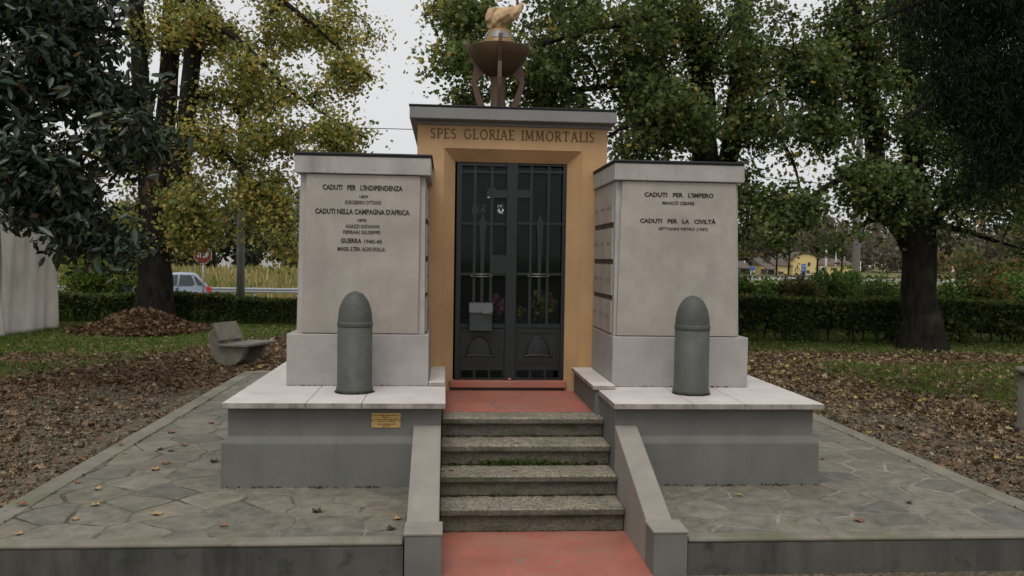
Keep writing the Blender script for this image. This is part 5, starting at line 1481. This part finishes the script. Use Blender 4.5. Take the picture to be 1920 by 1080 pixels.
# silver hatchback, side on, nose to the left
cy_ = 37.0
def CPt(px, py): p = at(px, py, cy_); return p.x, p.z
xr = CPt(396, 540)[0]; k = 3.75; xl = xr-k       # tail at right
zg = -.64
ct_ = thing('hatchback_car', ((xl+xr)/2, cy_+.8, zg), 'silver hatchback driving left on the road behind the left tree', 'car')
def cx_(u): return xr-u*k
body = [(0, .42), (.0, .62), (.012, .86), (.05, 1.02), (.10, 1.22), (.155, 1.47), (.20, 1.53), (.36, 1.55), (.48, 1.50), (.565, 1.33), (.66, 1.04), (.78, .97), (.92, .86), (.985, .70), (1.0, .50), (.995, .30), (.93, .22)]
def warch(c, r_): return [(c+r_/k*math.cos(a_), .30+r_*math.sin(a_)) for a_ in np.linspace(0, math.pi, 9)]
low = [(.93, .22)]+[(u, z) for u, z in warch(.80, .335)][:0]
outl = body+[(.80+.335/k, .22)]+[(.80+.335/k*math.cos(a_), .28+.335*math.sin(a_)) for a_ in np.linspace(0, math.pi, 9)]+[(.80-.335/k, .22), (.175+.335/k, .22)]+[(.175+.335/k*math.cos(a_), .28+.335*math.sin(a_)) for a_ in np.linspace(0, math.pi, 9)]+[(.175-.335/k, .22), (.02, .25)]
n = len(outl); vs = []; 
tw_ = lambda z: 0 if z < .95 else (z-.95)*.28
for y_, sgn in ((cy_, 1), (cy_+1.62, -1)):
    for u, z in outl: vs.append((cx_(u), y_+sgn*tw_(z), zg+z))
fs = [tuple(range(n)), tuple(range(2*n-1, n-1, -1))]+[(i, i+n, (i+1) % n+n, (i+1) % n) for i in range(n)]
cb = MB().add(vs, fs).build('body', M['silver'], ct_); bevel(cb, .03, 3)
def side_pane(pts, nm, mt, y_off=-.006, par=None):
    v2 = [(cx_(u), cy_+tw_(z)+y_off, zg+z) for u, z in pts]+[(cx_(u), cy_+tw_(z)+.02, zg+z) for u, z in pts]
    m_ = len(pts); f2 = [tuple(range(m_)), tuple(range(2*m_-1, m_-1, -1))]+[(i, i+m_, (i+1) % m_+m_, (i+1) % m_) for i in range(m_)]
    return MB().add(v2, f2).build(nm, mt, par or ct_)
side_pane([(.20, 1.03), (.175, 1.12), (.215, 1.44), (.33, 1.46), (.345, 1.02)], 'side_window', M['glass'])
side_pane([(.365, 1.02), (.35, 1.46), (.46, 1.43), (.54, 1.27), (.60, 1.01)], 'side_window', M['glass'])
side_pane([(.085, 1.04), (.115, 1.18), (.165, 1.40), (.185, 1.38), (.15, 1.06)], 'side_window', M['glass'])
side_pane([(-.004, .74), (-.004, .93), (.035, 1.0), (.06, .95), (.045, .76)], 'tail_light', M['taillight'], -.012)
side_pane([(.94, .66), (.90, .80), (.95, .77), (.985, .66)], 'headlight', M['signwhite'], -.012)
side_pane([(.38, .86), (.38, .895), (.345, .895), (.345, .86)], 'door_handle', M['glass'], -.02)
side_pane([(.355, .30), (.355, 1.0), (.350, 1.0), (.350, .30)], 'door_seam', M['tyre'], -.003)
MB().lathe([(.02, 0), (.07, .02), (.085, .10), (.05, .15)], (cx_(.60), cy_-.11, zg+1.0), 12).build('wing_mirror', M['silver'], ct_)
for u in (.175, .80):
    for yy in (cy_+.02, cy_+1.42):
        Mx = Matrix.Translation((cx_(u), yy, zg+.29)) @ Matrix.Rotation(-math.pi/2, 4, 'X')
        wh = MB().lathe([(.19, 0), (.28, 0), (.295, .03), (.295, .15), (.28, .18), (.19, .18)], (0, 0, 0), 28, M=Mx).build('wheel', M['tyre'], ct_)
        MB().lathe([(.02, -.004), (.19, .004), (.19, .17)], (0, 0, 0), 20, M=Mx).build('rim', M['rim'], wh)

tail = Vector((xr, cy_, 0)); ct_.rotation_euler.z = R_(15)
ct_.location = Vector((tail.x, tail.y, zg))-Matrix.Rotation(R_(15), 3, 'Z') @ Vector((k/2, -.8, 0))
# tall dry meadow across the road, left
def meadow(n, seed):
    r = np.random.default_rng(seed)
    y = 42.5+42*r.random(n)**1.5; x = -44+r.random(n)*48
    z = -.66+np.clip((y-44)*.006, 0, .35)
    P = np.stack([x, y, z-.02], -1); D = r.normal(size=(n, 3))*.18; D[:, 2] = 1
    N_ = r.normal(size=(n, 3)); N_[:, 2] = 0; N_[:, 1] -= 1
    cc = np.array([(.36, .31, .14), (.27, .27, .10), (.44, .36, .18), (.18, .22, .07)])
    pt = (np.sin(x*.7+y*.3)+np.sin(y*.9)*.6)
    ix = np.where(pt+r.normal(size=n)*.8 > .2, r.choice([0, 2], n), r.choice([1, 3, 0], n))
    C = np.clip(cc[ix]*(1+r.normal(size=(n, 1))*.18), .01, .8)
    S = np.clip(.95+r.normal(size=n)*.2, .4, 1.6)*(.62+.38*np.clip((y-42.5)/6, 0, 1)); W = np.full(n, .09)*np.clip(y/45, .8, 2)
    T3 = np.array([(-.25, 0, 0), (.25, 0, 0), (.5, .7, .05), (.15, 1, .15), (-.4, .75, .05)])
    o = scatter('meadow_grass', P, D, N_, S, T3, [(0, 1, 2, 3, 4)], C, M['grassleaf'], W=W)
    tag(o, 'tall dry straw coloured grass in the field beyond the road', 'grass', kind='stuff')
meadow(30000, 71)
def weeds(n, seed):
    r = np.random.default_rng(seed)
    y = 22.3+9.5*r.random(n)**1.6; x = (r.random(n)-.5)*44+2
    P = np.stack([x, y, -np.clip((y-24.6)*.12, 0, .66)-.01], -1); D = r.normal(size=(n, 3))*.3; D[:, 2] = 1; N_ = r.normal(size=(n, 3))
    cc = np.array([(.075, .125, .025), (.11, .16, .035), (.05, .08, .02)])
    C = np.clip(cc[r.choice(3, n)]*(1+r.normal(size=(n, 1))*.2), .01, .6)
    T3 = np.array([(-.3, 0, 0), (.3, 0, 0), (.16, .6, .1), (0, 1, .32)])
    o = scatter('verge_grass', P, D, N_, .32*np.clip(1+r.normal(size=n)*.35, .4, 2), T3, [(0, 1, 2, 3)], C, M['grassleaf'], W=np.full(n, .07))
    tag(o, 'bright green verge grass between the hedges and the road', 'grass', kind='stuff')
weeds(22000, 72)

# far woods: masses of twiggy and leafy crowns
def wood(name, lab, xs, y0, dy, hh, n, ls, cols, wts, seed, z0=0.0, trunks=True):
    r = np.random.default_rng(seed)
    cx = r.uniform(xs[0], xs[1], n//260); cyy = y0+r.random(len(cx))*dy; ch_ = hh*(.62+.42*r.random(len(cx))); cw = ch_*r.uniform(.28, .42, len(cx))
    pk = r.integers(0, len(cx), n); d = rand_unit(n)*(r.random((n, 1))**.4)
    P = np.stack([cx[pk]+d[:, 0]*cw[pk], cyy[pk]+d[:, 1]*cw[pk], z0+ch_[pk]*(.54+.46*d[:, 2])], -1)
    D = r.normal(size=(n, 3)); D[:, 2] += .4; N_ = r.normal(size=(n, 3)); N_[:, 2] += .3
    cc = np.array(cols); w_ = np.array(wts)/sum(wts); tc_ = r.choice(len(cc), len(cx), p=w_)
    ix = np.where(r.random(n) < .7, tc_[pk], r.choice(len(cc), n, p=w_))
    C = np.clip(cc[ix]*(1+r.normal(size=(n, 1))*.18), .01, .7)
    o = scatter(name, P, D, N_, ls*np.clip(1+r.normal(size=n)*.35, .4, 2), LEAF, LEAF_F, C, M['leaf'])
    return tag(o, lab, 'trees', kind='stuff')
wood('far_wood', 'far band of bare grey brown trees behind the yellow house', (18, 190), 205, 40, 17.5, 60000, .85, [(.165, .145, .122), (.135, .118, .10), (.19, .155, .128), (.12, .12, .09)], [4, 4, 2, 1], 81, -1.6)  # browns kept paler to paint in the haze of distance
wood('far_wood', 'dark green and brown line of trees behind the dry field', (-70, 22), 88, 14, 9.5, 36000, .42, [(.050, .068, .036), (.075, .078, .045), (.10, .088, .06), (.038, .050, .032)], [4, 3, 2, 3], 82)
wood('far_wood', 'low dark scrub at the foot of the trees behind the dry field', (-70, 22), 86, 5, 3.6, 34000, .36, [(.040, .052, .030), (.065, .065, .042), (.085, .07, .05)], [4, 3, 2], 84, -.6)
wood('far_wood', 'russet and green bushes along the far road at right', (35, 64), 56, 12, 3.4, 9000, .28, [(.20, .115, .05), (.15, .12, .055), (.07, .09, .035), (.16, .15, .07)], [3, 3, 3, 2], 83)
# young bare trees before the yellow house
def bare_tree(lab, px, y, h, seed):
    x = at(px, 520, y).x; r = np.random.default_rng(seed); t = thing('bare_tree', (x, y, 0), lab, 'tree', 'young bare trees by the yellow house')
    b = MB(); base = Vector((x, y, -.1)); b.tube([base, base+Vector((.1, 0, h*.5)), base+Vector((.0, 0, h*.97))], [.15, .11, .03], 7)
    tips = []
    for i in range(26):
        z = h*r.uniform(.35, .9); a = r.uniform(0, 6.28); L = h*.42*(1.1-z/h)
        p0 = base+Vector((.05, 0, z)); p1 = p0+Vector((math.cos(a)*L*.6, math.sin(a)*L*.6, L*.45)); p2 = p0+Vector((math.cos(a)*L, math.sin(a)*L, L*.95))
        b.tube([p0, p1, p2], [.06, .04, .015], 5, cap=False)
        for q in range(4):
            s0 = p0.lerp(p2, r.uniform(.3, .9)); e = s0+Vector((r.normal()*.4, r.normal()*.4, .5)); b.tube([s0, e], [.03, .01], 4, cap=False); tips.append(e)
    b.build('trunk', M['bark'], t, recalc=False)
    T = np.array([tuple(v) for v in tips]); n = 260; P = T[r.integers(0, len(T), n)]+r.normal(size=(n, 3))*.3
    scatter('crown', P, rand_unit(n), rand_unit(n), np.full(n, .2), LEAF, LEAF_F, palette(n, [(.14, .10, .05), (.10, .09, .05)], [1, 1]), M['leaf'], t)
for i, (px, lb) in enumerate(((1455, 'bare young tree left of the arched yellow gable'), (1478, 'bare young tree hard by the left end of the arched gable'), (1531, 'bare young tree right of the arched yellow gable'), (1577, 'bare young tree before the right wing of the yellow house'))):
    bare_tree(lb, px, 120, 6.2, 90+i)

# ================================================================== FAR RIGHT: HOUSE, ROAD SIGNS
HY = 150
def HP(px, py): p = at(px, py, HY); return p.x, p.z
hs_ = thing('yellow_house', (HP(1507, 520)[0], HY, 0), 'yellow house with an arched gable beyond the road, seen under the trees at right', 'house')
x0, x1 = HP(1484, 500)[0], HP(1531, 500)[0]; zt = HP(1508, 476)[1]; zs = HP(1508, 489)[1]
ga = [(x0, -1), (x1, -1), (x1, zs)]+[(x0+(x1-x0)*(.5+.5*math.cos(a)), zs+(zt-zs)*math.sin(a)) for a in np.linspace(.12, math.pi-.12, 13)]+[(x0, zs)]
MB().prism(ga, HY-.6, HY+8).build('gable', M['houseyellow'], hs_)
ro = [(x0+(x1-x0)*(.5+.54*math.cos(a)), zs+.05+(zt-zs+.25)*math.sin(a)) for a in np.linspace(0, math.pi, 15)]
ri = [(x0+(x1-x0)*(.5+.51*math.cos(a)), zs+.05+(zt-zs+.05)*math.sin(a)) for a in np.linspace(math.pi, 0, 15)]
MB().prism(ro+ri, HY-.9, HY+8.2).build('roof', M['houseroof'], hs_)
def wing(pa, pb, ptop, nm='wing', mat='houseyellow', d=0):
    a, b_, z = HP(pa, 500)[0], HP(pb, 500)[0], HP((pa+pb)/2, ptop)[1]
    MB().box(a, b_, HY+d, HY+d+7, -1, z).build(nm, M[mat], hs_)
    MB().prism([(HY+d-.4, z+.01), (HY+d+7.4, z+.01), (HY+d+3.5, z+1.3)], a-.3, b_+.3, 'x').build('roof', M['houseroof'], hs_)
wing(1531.5, 1598, 497, d=.2); wing(1455, 1483.5, 498, d=.4)
wing(1388, 1401, 503, 'outbuilding', d=-.5); wing(1430, 1440, 497, 'outbuilding', d=.8)
for pa, pb, pt, pbm in ((1560, 1564, 512, 520), (1570, 1575, 512, 520), (1586, 1590, 510, 520), (1489, 1492, 511, 516), (1512, 1516, 492, 498), (1460, 1466, 509, 518), (1392, 1396, 510, 518)):
    a, z1 = HP(pa, pt); b_, z0 = HP(pb, pbm); f = MB().box(a, b_, HY-.75, HY+.9, z0, z1).build('window', M['houseglass'], hs_)
a, z1 = HP(1533, 499); b_, z0 = HP(1542, 519); MB().prism([(a, z0), (b_, z0), (b_, z0+(z1-z0)*.8), ((a+b_)/2, z1), (a, z0+(z1-z0)*.8)], HY-1.2, HY-.2).build('porch', M['housegrey'], hs_)
# carport roofs at left of it
for pa, pb, pt, lb in ((1384, 1412, 494, 'low brown roofed shed at the far left of the yellow house'), (1436, 1456, 496, 'brown roofed lean-to beside the yellow house')):
    a, z1 = at(pa, pt, 142).x, at(pa, pt, 142).z; b_ = at(pb, pt, 142).x
    sh = thing('shed', ((a+b_)/2, 142, 0), lb, 'shed', 'sheds beside the yellow house')
    MB().prism([(141.4, z1-.9), (145, z1), (145, z1+.15), (141.4, z1-.7)], a, b_, 'x').build('roof', M['houseroof'], sh)
    MB().box(a+.2, b_-.2, 142.4, 144.8, -1, z1-.75).build('wall', M['houseglass'], sh)
    for q in (a+.15, b_-.15): MB().box(q-.1, q+.1, 141.6, 141.8, -1, z1-.86).build('post', M['pole'], sh)
# low pale wall in front
wl = thing('roadside_wall', (40, 100, 0), 'long low pale wall with a brown coping across the road', 'wall')
wz = at(1500, 519, 100).z
MB().box(20, 62, 100, 100.3, -1, wz).build('wall_face', M['barrier'], wl)
MB().box(19.9, 62.1, 99.95, 100.35, wz+.002, wz+.12).build('coping', M['houseroof'], wl)
# flag poles and light mast
for px, top, y, lb in ((1549.5, 462, 95, 'thicker of the two white flagpoles before the yellow house'), (1568, 458, 97, 'thinner of the two white flagpoles before the yellow house'), (1613.5, 493, 96, 'short white post right of the yellow house')):
    p = at(px, top, y); fp = thing('flagpole', (p.x, y, 0), lb, 'pole', 'white poles by the yellow house')
    w_ = .13 if px < 1560 else .07
    MB().lathe([(w_, 0), (w_*.9, p.z*.6), (w_*.7, p.z)], (p.x, y, 0), 12).build('shaft', M['signwhite'], fp)
    MB().lathe([(.02, 0), (.1, .06), (.1, .12), (.0, .2)], (p.x, y, p.z), 10, cap=False).build('knob', M['signwhite'], fp)
# blue direction sign
def board(name, lab, px0, px1, py0, py1, y, mat, lines=(), extra=None):
    a = at(px0, py1, y); b_ = at(px1, py0, y); t = thing(name, ((a.x+b_.x)/2, y, 0), lab, 'sign')
    for q in (a.x+(b_.x-a.x)*.2, a.x+(b_.x-a.x)*.8): MB().tube([(q, y+.06, -.5), (q, y+.06, b_.z)], .05, 8).build('post', M['galv'], t)
    pl = MB().box(a.x, b_.x, y-.03, y, a.z, b_.z).build('plate', M[mat], t); bevel(pl, .02)
    for (u0, u1, v0, v1) in lines: MB().box(a.x+(b_.x-a.x)*u0, a.x+(b_.x-a.x)*u1, y-.036, y-.0305, a.z+(b_.z-a.z)*v0, a.z+(b_.z-a.z)*v1).build('marking', M['signwhite'], pl)
board('road_sign', 'tall blue road sign with white lines before the arched yellow gable', 1502, 1511, 495, 517, 92, 'signblue', ((.15, .8, .80, .84), (.15, .8, .60, .64), (.1, .9, .47, .50), (.15, .8, .30, .34), (.15, .8, .12, .16)))
board('road_sign', 'small blue road sign by the low sheds', 1406, 1416, 500.5, 505.5, 93, 'signblue')
board('road_sign', 'small teal panel right of the tall blue road sign', 1512, 1518.5, 507.5, 512, 93, 'boxpaint')
# warning triangle
ty = 60; tp = at(1787, 507, ty); ts = thing('warning_sign', (tp.x, ty, 0), 'red bordered triangular warning sign with a small panel below, right of the forked trunk', 'sign')
h_ = 13*ty/F_PX; w2 = 7*ty/F_PX
MB().tube([(tp.x, ty+.06, 0), (tp.x, ty+.06, tp.z+.3)], .04, 8).build('post', M['galv'], ts)
tri = lambda s: [(tp.x-w2*s, tp.z-h_*.5*s), (tp.x+w2*s, tp.z-h_*.5*s), (tp.x, tp.z+h_*.55*s)]
MB().prism(tri(1), ty-.02, ty+.0).build('border', M['signred'], ts); MB().prism(tri(.58), ty-.028, ty-.0205).build('plate', M['signwhite'], ts)
q0 = at(1780, 531, ty); q1 = at(1792, 520, ty)
sb_ = MB().box(q0.x, q1.x, ty-.02, ty, q0.z, q1.z).build('panel', M['signred'], ts)
MB().box(q0.x+.09, q1.x-.09, ty-.026, ty-.0205, q0.z+.12, q1.z-.12).build('panel_mark', M['signwhite'], sb_)
# warehouse far left, blue band
by = 112; a = at(330, 455, by); b_ = at(545, 388, by)
wb = thing('warehouse', ((a.x+b_.x)/2, by, 0), 'pale warehouse with a blue band showing between the leaves at left', 'building')
MB().box(a.x, b_.x, by, by+15, -1, at(520, 396, by).z).build('wall', M['signwhite'], wb)
MB().box(a.x-.2, b_.x+.2, by-.3, by+.0, at(500, 462, by).z, at(500, 455, by).z).build('band', M['signblue'], wb)
MB().box(a.x-.2, b_.x+.2, by-.35, by+15.2, at(500, 396, by).z+.01, at(500, 391, by).z).build('roof', M['houseroof'], wb)
